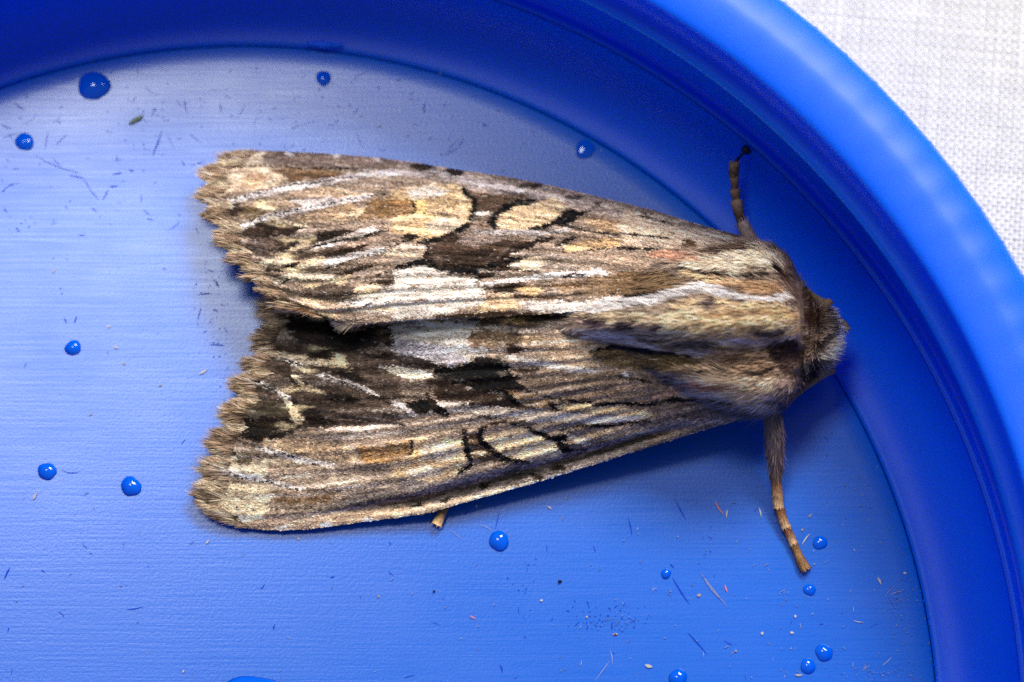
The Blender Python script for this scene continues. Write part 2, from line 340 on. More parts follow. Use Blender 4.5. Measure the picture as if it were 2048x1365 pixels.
# ------------------------------------------------------------------ water droplets
def droplet(px, py, rpx, label, group, ang=52, seed=0, pos=None, name='water_droplet'):
    ang = ang*.84; p = unproj(px, py, .006) if pos is None else pos; r = rpx/F*DIST
    rs = r/math.sin(math.radians(ang)); zc0 = -rs*math.cos(math.radians(ang)); n, mm = 14, 40
    q = np.linspace(0, 1, n)[:, None]; a = np.linspace(0, 2*np.pi, mm, endpoint=False)[None]
    edge = 1+.05*np.cos(2*a+seed)+.035*np.cos(3*a+seed*1.7)+.02*np.cos(5*a+seed*2.9)
    rad = r*q; zz = np.sqrt(np.maximum(rs*rs-(rad)**2, 0))+zc0
    V = np.stack([p[0]+rad*edge*np.cos(a), p[1]+rad*edge*np.sin(a), p[2]+np.maximum(zz, 0)+0*a], -1).reshape(-1, 3)
    Fc = [tuple(f) for f in grid_faces(n, mm, True)]
    Fc += [tuple((n-1)*mm+k for k in range(mm))[::-1]]
    V[:mm] = V[:mm].mean(0)
    keep = V[mm-1:]                                   # one shared apex vertex
    ix = lambda i: max(0, i-(mm-1))
    Fq = []
    for f in Fc:
        g = [];
        for i in f:
            j = ix(i)
            if not g or g[-1] != j: g.append(j)
        if len(g) > 1 and g[0] == g[-1]: g.pop()
        if len(g) > 2: Fq.append(tuple(g[::-1]))
    o = mk(name, keep, Fq, M_WATER, None, org=p); tag(o, label, 'droplet', group); return o
G = 'water droplets on the lid floor'
DR = [(188,172,32,'large round water droplet close under the lid wall, beyond the wing tips',50),
 (49,284,19,'medium water droplet beside the large one under the lid wall',50),
 (647,157,16,'small water droplet close under the lid wall above the upper wing',48),
 (1170,299,20,'faint water droplet against the wall beside the upper wing edge',22),
 (146,696,16,'round water droplet alone on the floor beyond the tail end of the wings',60),
 (94,943,18,'water droplet beyond the lower wing tip, the one further from the wing',58),
 (262,973,20,'water droplet beyond the lower wing tip, the one closer to the wing',58),
 (998,1082,20,'pear-shaped water droplet just below the lower wing edge by the small hind foot',56),
 (1332,1148,10,'smallest lone water droplet on the floor below the lower wing',58),
 (1640,1086,14,'water droplet beside the tip of the lower foreleg',46),
 (1619,1180,12,'small water droplet just beyond the tip of the lower foreleg',48),
 (1648,1306,17,'larger of two neighbouring water droplets near the lower right wall',52),
 (1616,1333,15,'smaller of two neighbouring water droplets near the lower right wall',52),
 (1356,1357,18,'water droplet at the floor edge of view with a dusting of lint around',54),
 (505,1436,86,'very large flat water drop on the floor below the wing tips',40)]
for i, (x, y, r, lb, an) in enumerate(DR): droplet(x, y, r, lb, G, an, i*1.3)
#MOTH#
# ------------------------------------------------------------------ the moth: the pattern of its scales
# Colour of the scales laid out over the animal (albedo, plus painted shade under the wing overhang and the head): patches and lines as they are drawn on the
# wings, read from the photograph's directions and carried on to the wing surface by unproj().
X0, Y0, X1, Y1 = 330, 260, 1750, 1100
gx, gy = np.meshgrid(np.arange(X0, X1), np.arange(Y0, Y1))
CR = {1: (360, 280, 3.25), 2: (800, 280, 3.25), 3: (1240, 280, 3.25), 4: (360, 660, 3.25), 5: (800, 660, 3.25), 6: (1240, 660, 2.625), 7: (1000, 560, 4.55), 8: (1340, 460, 3.4125), 9: (480, 560, 4.55)}
IMG = np.zeros(gx.shape+(3,)); IMG[:] = lin((146, 124, 102))
# direction of the scale rows: they fan out from the wing bases
ANG = np.where(gy < 640, (640-gy)/330*.28-.02, -(gy-640)/400*.36)*np.clip((1500-gx)/700, .3, 1)
ur = (gx*np.cos(ANG)-(gy-640)*np.sin(ANG)); vr = gx*np.sin(ANG)*.0+(gy+(gx-1450)*np.sin(ANG))
JIT = .55*vn(gx, gy, 12, 3.2, 21)+.45*vn(gx, gy, 5, 3, 22)
SL = np.interp(gy, [300, 400, 560, 640, 700, 800, 940, 1050], [-.05, .18, .28, .05, -.28, -.36, -.18, .08])
INV = gy+SL*np.minimum(gx-1280, 0)
WX = 8*vn(gx, INV, 60, 3.6, 81)+5*vn(gx, INV, 24, 2.6, 82); WY = 2.2*vn(gx, gy, 14, 9, 83)
def cvt(c, pts): ox, oy, s = CR[c]; p = np.asarray(pts, float).reshape(-1, 2); return p/s+np.array([ox, oy])
def box(p, m):
    x0 = max(int(p[:, 0].min()-m)-X0, 0); x1 = min(int(p[:, 0].max()+m)+1-X0, X1-X0); y0 = max(int(p[:, 1].min()-m)-Y0, 0); y1 = min(int(p[:, 1].max()+m)+1-Y0, Y1-Y0)
    return slice(y0, max(y1, y0+1)), slice(x0, max(x1, x0+1))
def segd(x, y, a, b):
    d = b-a; t = np.clip(((x-a[0])*d[0]+(y-a[1])*d[1])/(d@d+1e-9), 0, 1); return np.hypot(x-a[0]-t*d[0], y-a[1]-t*d[1]), t
def blend(sl, al, c):
    IMG[sl] = IMG[sl]*(1-al[..., None])+lin(c)*al[..., None]
def poly(c, pts, colr, soft=3, jit=5, al=1.0):
    p = cvt(c, pts); sl = box(p, 26); x = gx[sl]+WX[sl]-SL[sl]*0; y = gy[sl]+WY[sl]-WX[sl]*SL[sl]; dmin = np.full(x.shape, 1e9); ins = np.zeros(x.shape, bool)
    for i in range(len(p)):
        a, b_ = p[i], p[(i+1) % len(p)]; d, _ = segd(x, y, a, b_); dmin = np.minimum(dmin, d)
        cr = ((a[1] > y) != (b_[1] > y)); xi = (b_[0]-a[0])*(y-a[1])/((b_[1]-a[1]) if b_[1] != a[1] else 1e-9)+a[0]; ins ^= cr & (x < xi)
    sd = np.where(ins, -dmin, dmin)+jit*JIT[sl]
    blend(sl, sstep(soft, -soft, sd)*al, colr)
def line(c, w, colr, pts, jit=2.5, soft=1.6, dash=0, al=1.0, taper=True):
    s = CR[c][2]; w = w/s; p = cvt(c, pts); n = len(p); sl = box(p, w+10); x = gx[sl]+.3*WX[sl]; y = gy[sl]+.5*WY[sl]-.3*WX[sl]*SL[sl]; best = np.full(x.shape, 1e9)
    for i in range(n-1):
        d, t = segd(x, y, p[i], p[i+1]); u = (i+t)/(n-1)
        ww = w/2*(.45+.55*np.sqrt(np.clip(4*u*(1-u), 0, 1))) if taper else w/2
        best = np.minimum(best, d-ww)
    a_ = sstep(soft, -soft, best-.5+min(jit, .9*w/2+.6)*JIT[sl])*al
    if dash: a_ = a_*(np.sin(x*2*np.pi/dash+2*vn(x, y, 17, 17, 5)) > -.25)
    blend(sl, a_, colr)
def spot(c, x, y, rx, ry, colr, al=1.0):
    a = np.linspace(0, 2*np.pi, 14, endpoint=False); poly(c, np.stack([x+rx*np.cos(a), y+ry*np.sin(a)], -1), colr, 3, 4, al)
CREAM, WHITE, TAN, BROWN, DARK, BLACK, GREY, GOLD, OLIVE, LILAC = (222, 194, 146), (238, 230, 222), (182, 152, 114), (122, 94, 64), (54, 38, 27), (22, 15, 12), (152, 136, 122), (176, 134, 70), (104, 86, 52), (200, 188, 182)
PINK, REDB, BLUE = (168, 146, 130), (168, 120, 88), (92, 88, 98)
# --- base zones: upper wing, lower wing, thorax
poly(1, (0,0,1625,0,1625,190,900,185,560,160,300,160), (142,120,104))
poly(2, (0,130,900,290,1625,480,1625,560,900,400,0,230), (156,138,122))
poly(2, (200,200,900,330,1300,430,900,400,300,260), (150,140,134), al=.6)
poly(4, (0,700,1625,1000,1625,1250,700,1365,200,1300,0,1100), (160,138,112), al=.7)
poly(5, (0,950,700,900,1625,640,1625,820,900,1010,0,1240), (140,126,116))
poly(4, (480,60,900,60,1625,260,1625,620,900,640,400,640), (86,68,54), al=.85)
poly(5, (0,280,900,420,1625,480,1625,640,900,640,0,640), (140,118,96), al=.8)
poly(6, (0,60,900,60,950,330,700,470,0,450), (136,112,88), al=.9)
# --- upper wing, outer half
poly(1, (540,90,430,85,330,160,170,220,160,330,300,345,480,320,640,300,690,262,600,220), (206,180,146))
spot(1, 480, 265, 85, 50, (172,134,92), .8); poly(1, (350,88,440,112,410,160,260,172), (108,84,62)); spot(1, 232, 300, 48, 42, (86,62,44))
poly(1, (590,190,900,190,1190,200,1000,250,720,275,650,230), (132,98,60)); line(1, 40, LILAC, (700,300,900,285,1190,225,1400,215,1625,230), al=.8)
poly(1, (520,410,900,305,1230,290,1300,330,1100,390,800,420,600,450), (174,146,114)); poly(1, (680,400,1000,370,1060,410,800,440), LILAC, al=.8)
line(1, 34, (224,214,206), (230,420,450,372,700,312,900,290)); line(1, 9, BLACK, (300,395,450,360,600,320,750,290,900,280,1050,250,1200,235), dash=9, jit=1.2)
line(1, 9, DARK, (310,200,380,180,550,170,700,175,850,190,1000,190,1180,190), dash=10, jit=1.2)
poly(1, (470,395,590,400,610,450,550,475,480,430), CREAM); poly(1, (330,450,530,425,560,470,500,500,380,505), (128,104,66)); spot(1, 350, 460, 55, 40, (70,50,36))
line(1, 32, (222,212,206), (360,590,560,505,800,455,1000,410,1250,360)); line(1, 10, BLACK, (350,570,480,520,640,480,800,450,950,420,1100,390,1250,365,1400,345), dash=10, jit=1.2)
poly(1, (720,520,900,460,1080,420,1170,470,1100,530,900,540), (170,138,98)); poly(1, (1190,420,1340,375,1540,360,1560,450,1480,510,1200,520,1130,530), (140,104,56)); line(1, 40, CREAM, (1200,440,1150,480,1090,500)); 
poly(1, (1530,390,1600,420,1610,470,1540,470), (214,176,112))
poly(1, (560,515,640,545,820,560,770,610,620,630,450,650,390,610,480,550), DARK); spot(1, 480, 600, 70, 40, (76,56,42))
line(1, 22, (206,186,150), (590,505,700,545,810,555)); poly(1, (440,650,640,640,740,620,690,740,560,765,430,730), (108,84,70))
poly(1, (880,612,1000,590,1130,575,1200,595,1010,640,900,685,850,692), (44,31,22)); poly(1, (620,650,770,640,745,705,660,725), (66,50,34))
poly(1, (770,640,850,615,885,652,830,692,760,712,690,755,680,745,785,680), (228,200,148), jit=7)
line(1, 44, (216,198,182), (880,700,1060,650,1270,578)); line(1, 11, BLACK, (690,765,860,700,1000,662,1150,640,1300,600,1420,585))
line(1, 34, (112,86,66), (700,780,900,740,1120,700)); line(1, 34, DARK, (940,756,1060,730,1210,690)); line(1, 30, (178,148,124), (1100,690,1300,640,1420,640))
line(1, 44, (214,194,156), (500,815,620,790,720,790)); poly(1, (945,762,820,785,690,805,800,806,720,842,800,834,965,780), (226,198,148), jit=6)
line(1, 24, DARK, (530,855,640,850,760,805)); line(1, 38, (226,216,210), (930,806,1100,765,1330,712)); line(1, 12, DARK, (960,830,1120,790,1320,715,1500,650), dash=12)
poly(1, (1400,700,1560,690,1600,740,1450,780,1300,780,1330,730), (186,160,130)); line(1, 30, (58,44,30), (1250,815,1110,860,970,895), jit=4)
poly(1, (995,925,1060,878,1105,880,1050,955,1010,955), CREAM, jit=6); line(1, 48, (218,202,170), (600,925,760,890,1000,885)); line(1, 14, DARK, (640,950,700,915,720,905))
line(1, 12, BLACK, (1200,920,1330,870,1480,820,1625,790), dash=14); poly(1, (1225,930,1400,902,1440,925,1330,965,1230,955), (74,54,34))
poly(1, (780,970,1000,935,1200,965,1250,1000,1000,1040,800,1045), (106,88,72)); poly(1, (1120,960,1300,950,1310,1010,1180,1040), (206,180,138))
poly(1, (1700,780,1560,815,1400,930,1330,980,1050,1045,980,1090,1250,1130,1700,1120), (208,197,180)); line(1, 20, (196,160,112), (700,1100,900,1070,1150,1090,1400,1110,1700,1130), al=.7)
poly(1, (660,1060,1000,1050,1010,1130,1090,1230,900,1150,640,1140), (206,172,130))
for x, y in ((1080,1075), (1190,1080), (1330,1065), (1480,1040), (1560,960)): line(1, 12, (90,84,84), (x,y,x+40,y-8,x+70,y-8))
spot(1, 705, 88, 26, 12, WHITE); spot(1, 995, 100, 26, 14, WHITE); spot(1, 1280, 122, 28, 16, WHITE)
# --- upper wing, middle
spot(2, 150, 175, 70, 24, (66,52,44)); spot(2, 362, 212, 58, 28, (60,46,38)); spot(2, 850, 300, 70, 14, (90,78,70)); spot(2, 1130, 372, 60, 18, (84,76,70)); spot(2, 1290, 420, 40, 16, (96,84,74)); line(2, 26, LILAC, (200,200,420,270,800,330))
poly(2, (-40,330,150,290,350,290,460,380,475,430,440,560,330,640,200,665,60,645,-40,600), (190,158,110)); spot(2, 180, 340, 110, 40, (226,214,196), .8); spot(2, 300, 560, 130, 50, (216,200,176), .6)
spot(2, 130, 435, 50, 45, (216,178,100)); poly(2, (-60,380,90,370,100,470,0,500,-60,500), (138,100,50)); line(2, 14, DARK, (85,390,100,440,90,480)); spot(2, 60, 630, 44, 28, DARK)
poly(2, (480,330,880,380,660,440,620,500,470,500), (104,80,60)); line(2, 34, BLACK, (405,315,470,375,492,420,470,490,450,565), jit=4); line(2, 34, BLACK, (440,560,400,580,330,620,260,655,120,668), jit=4)
line(2, 26, (210,196,180), (490,485,560,480,610,490)); poly(2, (480,500,600,500,560,560,470,570), (120,92,66))
poly(2, (605,530,680,450,750,410,880,390,1000,388,1085,430,1065,490,950,555,850,592,650,592), (216,182,132)); spot(2, 850, 470, 120, 40, (198,166,122), .6)
line(2, 42, BLACK, (885,398,780,412,690,435,640,470,590,540,640,588), jit=4); line(2, 30, BLACK, (840,592,950,562,1030,530,1100,470), jit=4); poly(2, (1075,452,1150,458,1245,468,1170,512,1060,556,1020,550), BLACK, jit=6)
line(2, 34, (160,152,146), (480,610,700,600,900,610,1100,590)); poly(2, (180,690,260,665,400,612,700,640,900,672,740,725,650,800,450,850,300,862,180,812), (90,67,49))
poly(2, (300,760,600,700,620,780,440,840,260,840), (66,48,34)); poly(2, (400,620,640,620,720,650,500,690,380,680), (160,140,126), al=.7)
line(2, 46, BLACK, (-10,835,160,802,300,852,480,852,640,812,740,780,840,775), jit=5); line(2, 34, DARK, (890,668,790,700,700,742,650,800), jit=5); line(2, 20, DARK, (700,842,800,850,905,862)); line(2, 50, (64,46,30), (470,915,580,870,720,820), jit=5); line(2, 24, DARK, (170,690,180,740,150,800))
line(2, 26, BLACK, (1020,690,1080,660,1135,632), jit=4); line(2, 24, DARK, (760,700,900,660,1000,640), jit=4)
poly(2, (1070,690,1200,650,1625,640,1625,690,1250,705,1080,730), (198,160,102)); poly(2, (1180,520,1300,505,1625,560,1625,620,1400,605,1230,575), (170,136,96)); line(2, 12, BLACK, (1060,562,1200,590,1400,620,1625,632), jit=1.5); line(2, 13, BLACK, (1230,722,1400,710,1625,706), jit=1.5, dash=9)
poly(2, (1240,740,1625,740,1625,850,1200,850,1000,800), (164,138,110)); poly(2, (735,805,860,760,970,790,880,850,800,850), (212,188,150)); 
line(2, 32, (232,224,218), (540,945,800,905,1000,885,1200,872,1280,850,1340,872)); line(2, 14, DARK, (1060,890,1140,875,1200,880)); poly(2, (950,950,1350,885,1700,900,1700,1000,1400,1022,1100,1000), (138,108,72)); line(2, 24, BLACK, (1370,1010,1480,1012,1625,1000), jit=3)
poly(2, (575,965,700,935,850,940,740,1005,620,1005), (76,58,38)); spot(2, 840, 985, 80, 34, (208,170,110)); line(2, 20, (88,62,38), (730,1010,1000,1030,1200,1065)); poly(2, (530,1000,700,1010,820,1080,620,1130,500,1130), (196,164,120))
poly(2, (-40,850,160,822,300,872,470,900,545,950,540,1060,300,1130,-40,1170), (210,199,183)); 
for x, y in ((140,905), (340,985), (100,1050), (230,1080), (60,960), (420,1060)): line(2, 16, (150,118,90), (x,y,x+40,y-10,x+70,y-6), al=.8)
poly(2, (765,1070,1000,1050,1250,1055,1400,1020,1700,995,1700,1060,1300,1115,1100,1125,870,1115), (214,203,190)); line(2, 30, (62,42,26), (230,1156,500,1142,700,1128,900,1148,1100,1160), jit=3)
# --- the seam between the wings and the lower wing's inner part
poly(2, (-60,1180,400,1180,560,1260,520,1365,-60,1365), (140,134,136)); poly(2, (100,1175,520,1180,560,1330,300,1290), (188,178,164)); poly(2, (520,1160,900,1160,900,1300,520,1365), (132,106,76)); spot(2, 740, 1175, 90, 24, GOLD); spot(2, 740, 1245, 60, 40, (66,48,34)); line(2, 40, GREY, (560,1220,800,1240,1000,1220))
poly(9, (360,330,800,300,1000,480,1200,400,1500,460,1820,560,1820,700,1300,600,1000,660,700,660,520,560), (60,47,40)); poly(9, (760,360,940,380,1010,470,1180,440,1180,560,1000,640,800,560), (28,20,17)); poly(9, (1380,440,1820,560,1820,830,1500,640), (176,170,168)); poly(9, (1220,430,1330,450,1450,560,1260,560), (88,66,46))  # near-black cavity: shade under the upper wing's overhang, painted into the scales
line(9, 70, (52,42,38), (1130,700,1400,700,1650,760,1820,800), jit=4); poly(9, (1280,790,1450,790,1740,850,1740,890,1560,910,1380,850), (206,194,160)); poly(9, (1500,620,1820,700,1820,790,1560,720), (190,182,174))
# --- lower wing, outer half
line(4, 30, (214,200,182), (600,165,720,205,830,260)); line(4, 10, BLACK, (620,180,740,215,860,265), jit=1.2); poly(4, (640,150,900,170,1000,205,960,235,800,210,640,175), (190,172,138)); spot(4, 900, 170, 70, 34, DARK)
poly(4, (985,200,1005,150,1060,165,1115,258,1000,240,900,215), (214,190,140), jit=6); poly(4, (880,255,1100,270,1250,330,1150,335,1000,300), (44,32,22)); poly(4, (640,280,760,300,870,390,740,345), DARK); line(4, 24, (214,190,142), (740,300,800,360,850,385,945,412), jit=4); line(4, 20, (208,184,136), (670,392,760,382,850,392), jit=4)
line(4, 34, (208,198,184), (480,325,600,380,720,460)); line(4, 10, BLACK, (480,330,600,390,700,450)); poly(4, (930,415,1100,425,1190,460,1100,486,950,452), (42,30,21)); line(4, 16, (60,52,52), (700,450,850,520,1000,545,1300,600,1480,625), jit=2); line(4, 30, (186,176,168), (900,300,1100,345,1290,430)); line(4, 10, DARK, (950,305,1120,360,1300,450,1400,490,1500,560))
poly(4, (710,500,780,530,835,572,800,622,730,602), (220,194,144), jit=7); line(4, 26, (208,188,150), (690,450,720,500,760,540)); poly(4, (760,480,900,530,1010,600,880,628,820,560), (38,27,19)); poly(4, (440,470,640,450,720,520,720,580,560,560,430,560), (92,80,54)); poly(4, (400,590,560,570,740,590,765,680,600,712,450,722,370,660), (40,29,20)); spot(4, 560, 620, 90, 40, (66,50,34), .7)
line(4, 30, (190,170,150), (1000,640,1150,650,1280,630)); poly(4, (1480,480,1625,450,1700,470,1600,540,1500,540), (40,30,22)); line(4, 26, LILAC, (1380,470,1460,500,1540,560), al=.8)
poly(4, (560,712,800,705,1050,740,1145,800,1130,862,900,840,540,770), (176,146,108)); poly(4, (1150,760,1480,770,1490,820,1430,885,1160,852), (164,120,62)); line(4, 18, CREAM, (1070,760,1140,800,1130,850), jit=5); spot(4, 1530, 845, 46, 62, (218,170,98)); line(4, 20, DARK, (1500,740,1505,780,1490,820))
line(4, 34, (226,216,206), (500,765,650,805,800,850,1000,880)); line(4, 11, BLACK, (310,690,430,740,520,765,650,800,760,830,900,880), dash=12, jit=1.5); line(4, 40, (214,204,190), (1480,960,1560,930,1625,930), al=.8)
poly(4, (225,880,330,840,450,890,560,830,610,860,520,960,420,960), (206,190,154)); poly(4, (330,800,500,790,480,870,400,880), (110,94,62)); poly(4, (230,990,530,1005,625,1050,585,1110,545,1200,470,1255,380,1235,190,1130), (218,198,156))
line(4, 32, (228,218,208), (245,890,400,945,600,995,800,1035)); line(4, 12, BLACK, (250,880,350,940,500,980,600,1000,750,1040,900,1042,1050,1052,1200,1050), dash=10, jit=1.2); line(4, 9, BLACK, (270,1160,400,1165,550,1165,700,1165,850,1150), dash=10, jit=1.2)
spot(4, 320, 805, 50, 40, DARK); spot(4, 262, 1000, 34, 30, (58,42,30)); spot(4, 320, 1222, 60, 18, (84,62,42)); poly(4, (600,1050,1000,1045,950,1120,700,1140,620,1120), (138,104,64)); poly(4, (520,900,900,900,1200,960,1240,1000,900,1020,640,960), (178,154,126), al=.8)
poly(4, (1040,1070,1250,1040,1625,1030,1625,1110,1200,1160,1060,1130), (116,102,92), al=.8); poly(4, (400,1250,1300,1170,1625,1110,1625,1200,900,1290,400,1320), (172,144,112)); spot(4, 660, 1276, 34, 14, WHITE); spot(4, 950, 1266, 38, 16, WHITE); spot(4, 1230, 1238, 34, 16, WHITE)
# --- lower wing, middle
poly(5, (-60,730,200,700,410,700,430,850,380,945,200,990,-60,960), (194,162,116)); spot(5, 260, 790, 110, 60, (222,204,176), .7); spot(5, 160, 920, 120, 40, (206,194,172), .6); poly(5, (-60,740,80,730,80,820,-60,860), (150,110,56)); spot(5, 105, 835, 36, 62, (218,166,94)); line(5, 14, DARK, (80,720,85,780,70,810))
line(5, 38, BLACK, (415,640,432,720,442,800,462,870,385,935), jit=4); poly(5, (450,670,520,660,560,740,640,850,480,860), (98,74,50)); line(5, 14, CREAM, (470,795,560,800))
poly(5, (540,720,600,660,760,632,880,680,1000,740,1062,802,920,852,720,852,640,790), (214,184,138)); poly(5, (560,660,700,615,850,650,700,700,580,710), (136,116,92), al=.8); line(5, 38, BLACK, (560,620,528,650,530,720,600,790,690,845,830,862), jit=4); line(5, 18, DARK, (560,620,680,600,800,625)); line(5, 30, BLACK, (810,632,920,680,1040,722), jit=3); poly(5, (985,690,1085,662,1065,720,1110,760,1205,772,1060,805,1010,740), BLACK, jit=5)
poly(5, (1080,680,1200,690,1250,740,1160,740), (206,186,150)); poly(5, (1220,660,1500,640,1625,650,1500,700,1250,720), (186,156,112))
poly(5, (180,320,400,340,700,420,900,520,600,580,250,500), (78,58,42)); line(5, 60, (176,160,142), (200,480,500,520,900,560,1200,580)); poly(5, (200,262,330,240,480,190,560,175,700,205,730,262,775,312,810,372,895,412,760,400,600,412,450,372,300,332,220,312), (20,14,11), jit=6); line(5, 50, BLACK, (680,390,720,440,770,490), jit=5); line(5, 54, (28,20,15), (60,492,180,490,260,520,310,550), jit=5); line(5, 34, DARK, (170,420,210,470,240,510), jit=4)
poly(5, (720,400,900,420,1050,490,1000,520,800,470), (158,120,66)); spot(5, 1010, 500, 50, 30, DARK); line(5, 46, (210,194,170), (840,585,1050,560,1300,590,1600,556)); line(5, 14, BLACK, (1040,652,1200,622,1400,620,1625,590), jit=2); line(5, 24, BLACK, (880,410,1100,455,1300,480,1650,482), jit=3); line(5, 40, (204,172,118), (1030,495,1300,520,1625,550))
poly(5, (790,330,1000,290,1625,340,1625,440,1250,460,900,415), (134,112,90)); line(5, 34, (222,212,200), (740,180,900,215,1050,240,1270,272)); line(5, 28, DARK, (740,262,820,268,910,262)); poly(5, (960,140,1200,150,1250,250,1050,225), (142,114,82)); line(5, 24, BLACK, (1230,140,1400,120,1625,132), jit=3); line(5, 16, DARK, (1430,318,1550,326,1640,332))
poly(5, (-40,-20,480,-10,570,140,450,210,250,110,-40,50), (190,180,166)); poly(5, (-40,40,250,100,460,200,330,240,-40,150), (164,158,162)); line(5, 40, (64,54,52), (-20,185,120,200,270,250), jit=3); line(5, 40, (206,194,168), (-20,270,100,280,200,300)); spot(5, 500, 60, 50, 60, (138,108,76)); spot(5, 740, 120, 60, 40, (66,46,32)); poly(5, (780,40,1100,60,1000,110,800,110), (170,140,100), al=.8)
for x, y in ((280,1112), (570,1012), (880,955), (120,1150), (1020,900)): spot(5, x, y, 46, 22, (62,48,38))
line(5, 44, (198,174,140), (-20,1200,260,1150,700,1050,1050,960,1625,780), jit=3)
# --- thorax
poly(3, (0,440,650,600,850,690,600,740,200,700,0,690), (186,162,132)); spot(3, 450, 690, 46, 40, (112,84,54)); line(3, 12, DARK, (0,610,150,625,330,640)); line(3, 13, BLACK, (-20,706,120,710,260,714)); line(3, 12, (60,50,44), (130,500,260,530,350,560))
poly(3, (390,805,560,740,900,690,1020,720,1075,850,900,855,700,872,450,835), (212,188,154)); line(3, 44, (104,84,66), (560,735,720,705,880,690)); spot(3, 1010, 690, 70, 34, (150,134,118)); line(3, 50, REDB, (190,745,350,745,520,765)); line(3, 20, BLACK, (400,820,560,870,700,882,800,892,950,872,1010,895), jit=3); line(3, 22, WHITE, (740,900,800,905), al=.8)
poly(3, (470,885,800,902,960,905,1070,960,1050,1035,850,1005,560,925), (156,120,78)); line(3, 40, (200,160,112), (420,850,600,915,800,925)); poly(3, (1000,800,1090,860,1180,980,1060,960), (112,82,68)); line(3, 26, DARK, (1010,810,1040,860))
poly(3, (-40,860,300,850,440,900,350,985,-40,1025), (126,96,58)); line(3, 18, BLACK, (20,1022,150,1006,300,990,360,972), jit=2.5); line(3, 62, (230,222,214), (-20,1075,200,1040,360,1000,480,962,560,962,680,990,800,1030,950,1040,1060,1030,1150,1000), jit=3); line(3, 24, BROWN, (700,960,850,1000,1030,1025))
poly(8, (0,500,200,470,420,470,760,500,900,560,880,740,640,790,360,800,0,760), (192,158,112)); line(8, 34, (160,122,74), (260,590,500,560,760,570,860,600)); line(8, 46, (176,140,88), (640,560,760,560,880,600)); line(8, 26, (216,184,132), (300,620,600,640,820,660)); spot(8, 270, 510, 64, 42, (104,84,78)); line(8, 40, (106,90,84), (580,710,680,715,800,690)); spot(8, 90, 690, 90, 40, (206,172,116)); line(8, 44, (176,160,156), (340,760,600,770,860,730)); line(8, 56, (98,88,82), (30,790,150,790,320,780)); line(8, 40, (160,150,152), (60,830,200,850,300,830))
poly(8, (640,790,860,740,960,860,880,1000,760,960), (78,58,48)); poly(8, (380,830,640,850,760,960,700,1010,400,960), (136,106,78)); line(8, 16, BLACK, (110,1000,250,975,450,945), jit=3); line(8, 22, DARK, (500,960,620,990,740,930)); poly(8, (0,1010,420,1000,780,1010,840,1130,760,1250,560,1230,300,1180,0,1120), (184,156,124)); line(8, 40, (168,118,84), (0,1100,150,1070,420,1090)); line(8, 20, (90,70,58), (0,1150,200,1160,450,1190,600,1230)); poly(8, (720,1010,840,1000,850,1160,780,1260,700,1150), (150,126,108))
poly(8, (860,380,960,420,1010,520,1080,640,1000,800,880,1000,840,940,930,760,900,560,830,420), (112,88,70)); spot(8, 980, 600, 70, 60, (100,66,42)); poly(8, (1060,500,1180,560,1230,660,1230,780,1180,850,1080,900,1000,880,1080,760,1090,640), (196,174,140)); line(8, 30, DARK, (1040,540,1095,640,1080,720,1000,800)); poly(8, (860,960,960,860,1080,880,1000,960,880,1060), (70,66,74))  # last patch paints the bluish shadow under the head
poly(7, (820,640,1100,620,1400,650,1820,720,1820,800,1400,830,1000,800), (112,88,52)); line(7, 30, (26,18,14), (840,650,1050,610,1250,640,1500,670,1760,700), jit=2.5); poly(7, (200,600,700,540,840,640,900,800,500,760), (168,140,108)); line(7, 24, (206,192,170), (300,580,600,560,850,520)); poly(7, (700,440,1000,460,1400,600,1560,640,1200,600,800,520), (164,150,138)); spot(7, 860, 390, 110, 38, (92,70,72)); spot(7, 1140, 415, 90, 40, (84,72,80)); spot(7, 1460, 440, 60, 50, (92,80,78)); poly(7, (700,320,1000,310,1400,300,1820,240,1820,520,1560,540,1400,420,1000,400), (210,180,136), al=.75); spot(7, 860, 390, 110, 36, (92,70,72)); spot(7, 1140, 415, 90, 38, (84,72,80)); spot(7, 1460, 440, 56, 48, (92,80,78))
poly(7, (220,900,500,840,1000,850,1380,900,1300,1060,900,1100,500,1060,300,1000), (138,114,90)); line(7, 34, (222,212,200), (60,700,300,740,540,800,900,830)); line(7, 24, DARK, (1080,880,1240,900,1380,930)); spot(7, 1140, 860, 26, 22, WHITE); line(7, 26, BLACK, (1040,1120,1300,1130,1600,1090,1820,1090), jit=3); line(7, 40, REDB, (1380,1080,1600,1020,1820,960))
# --- fine scale-to-scale variation over everything
fine = .16*vn(ur, gy, 9, 2.2, 31)+.13*vn(gx, gy, 3.1, 2.3, 32)+.12*vn(ur, gy, 38, 6, 33)+.10*vn(gx, gy, 60, 40, 34)
IMG *= np.clip(1+fine, .35, 1.7)[..., None]
wm = sstep(.55, .85, vn(ur, gy, 22, 5, 35))*.18; IMG = IMG*(1-wm[..., None])+lin((206, 190, 170))*wm[..., None]
dm = sstep(.50, .85, vn(ur, gy, 26, 4.5, 36))*.28; IMG = IMG*(1-dm[..., None])+lin((64, 46, 34))*dm[..., None]
lum_ = (IMG@np.array([.3, .55, .15]))[..., None]; IMG = (IMG*.84+lum_*.16)*np.array([1.30, 1.25, 1.22])
IMG = IMG*np.array([1.17, 1.14, 1.17])*np.clip(1.62*lum_**.40, 0, 2)
IMG = np.clip(IMG*np.minimum(1, .90/IMG.max(-1, keepdims=True)), .003, .93)
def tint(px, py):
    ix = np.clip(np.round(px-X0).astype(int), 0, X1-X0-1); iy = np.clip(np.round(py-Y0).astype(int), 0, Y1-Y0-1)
    return IMG[iy, ix]

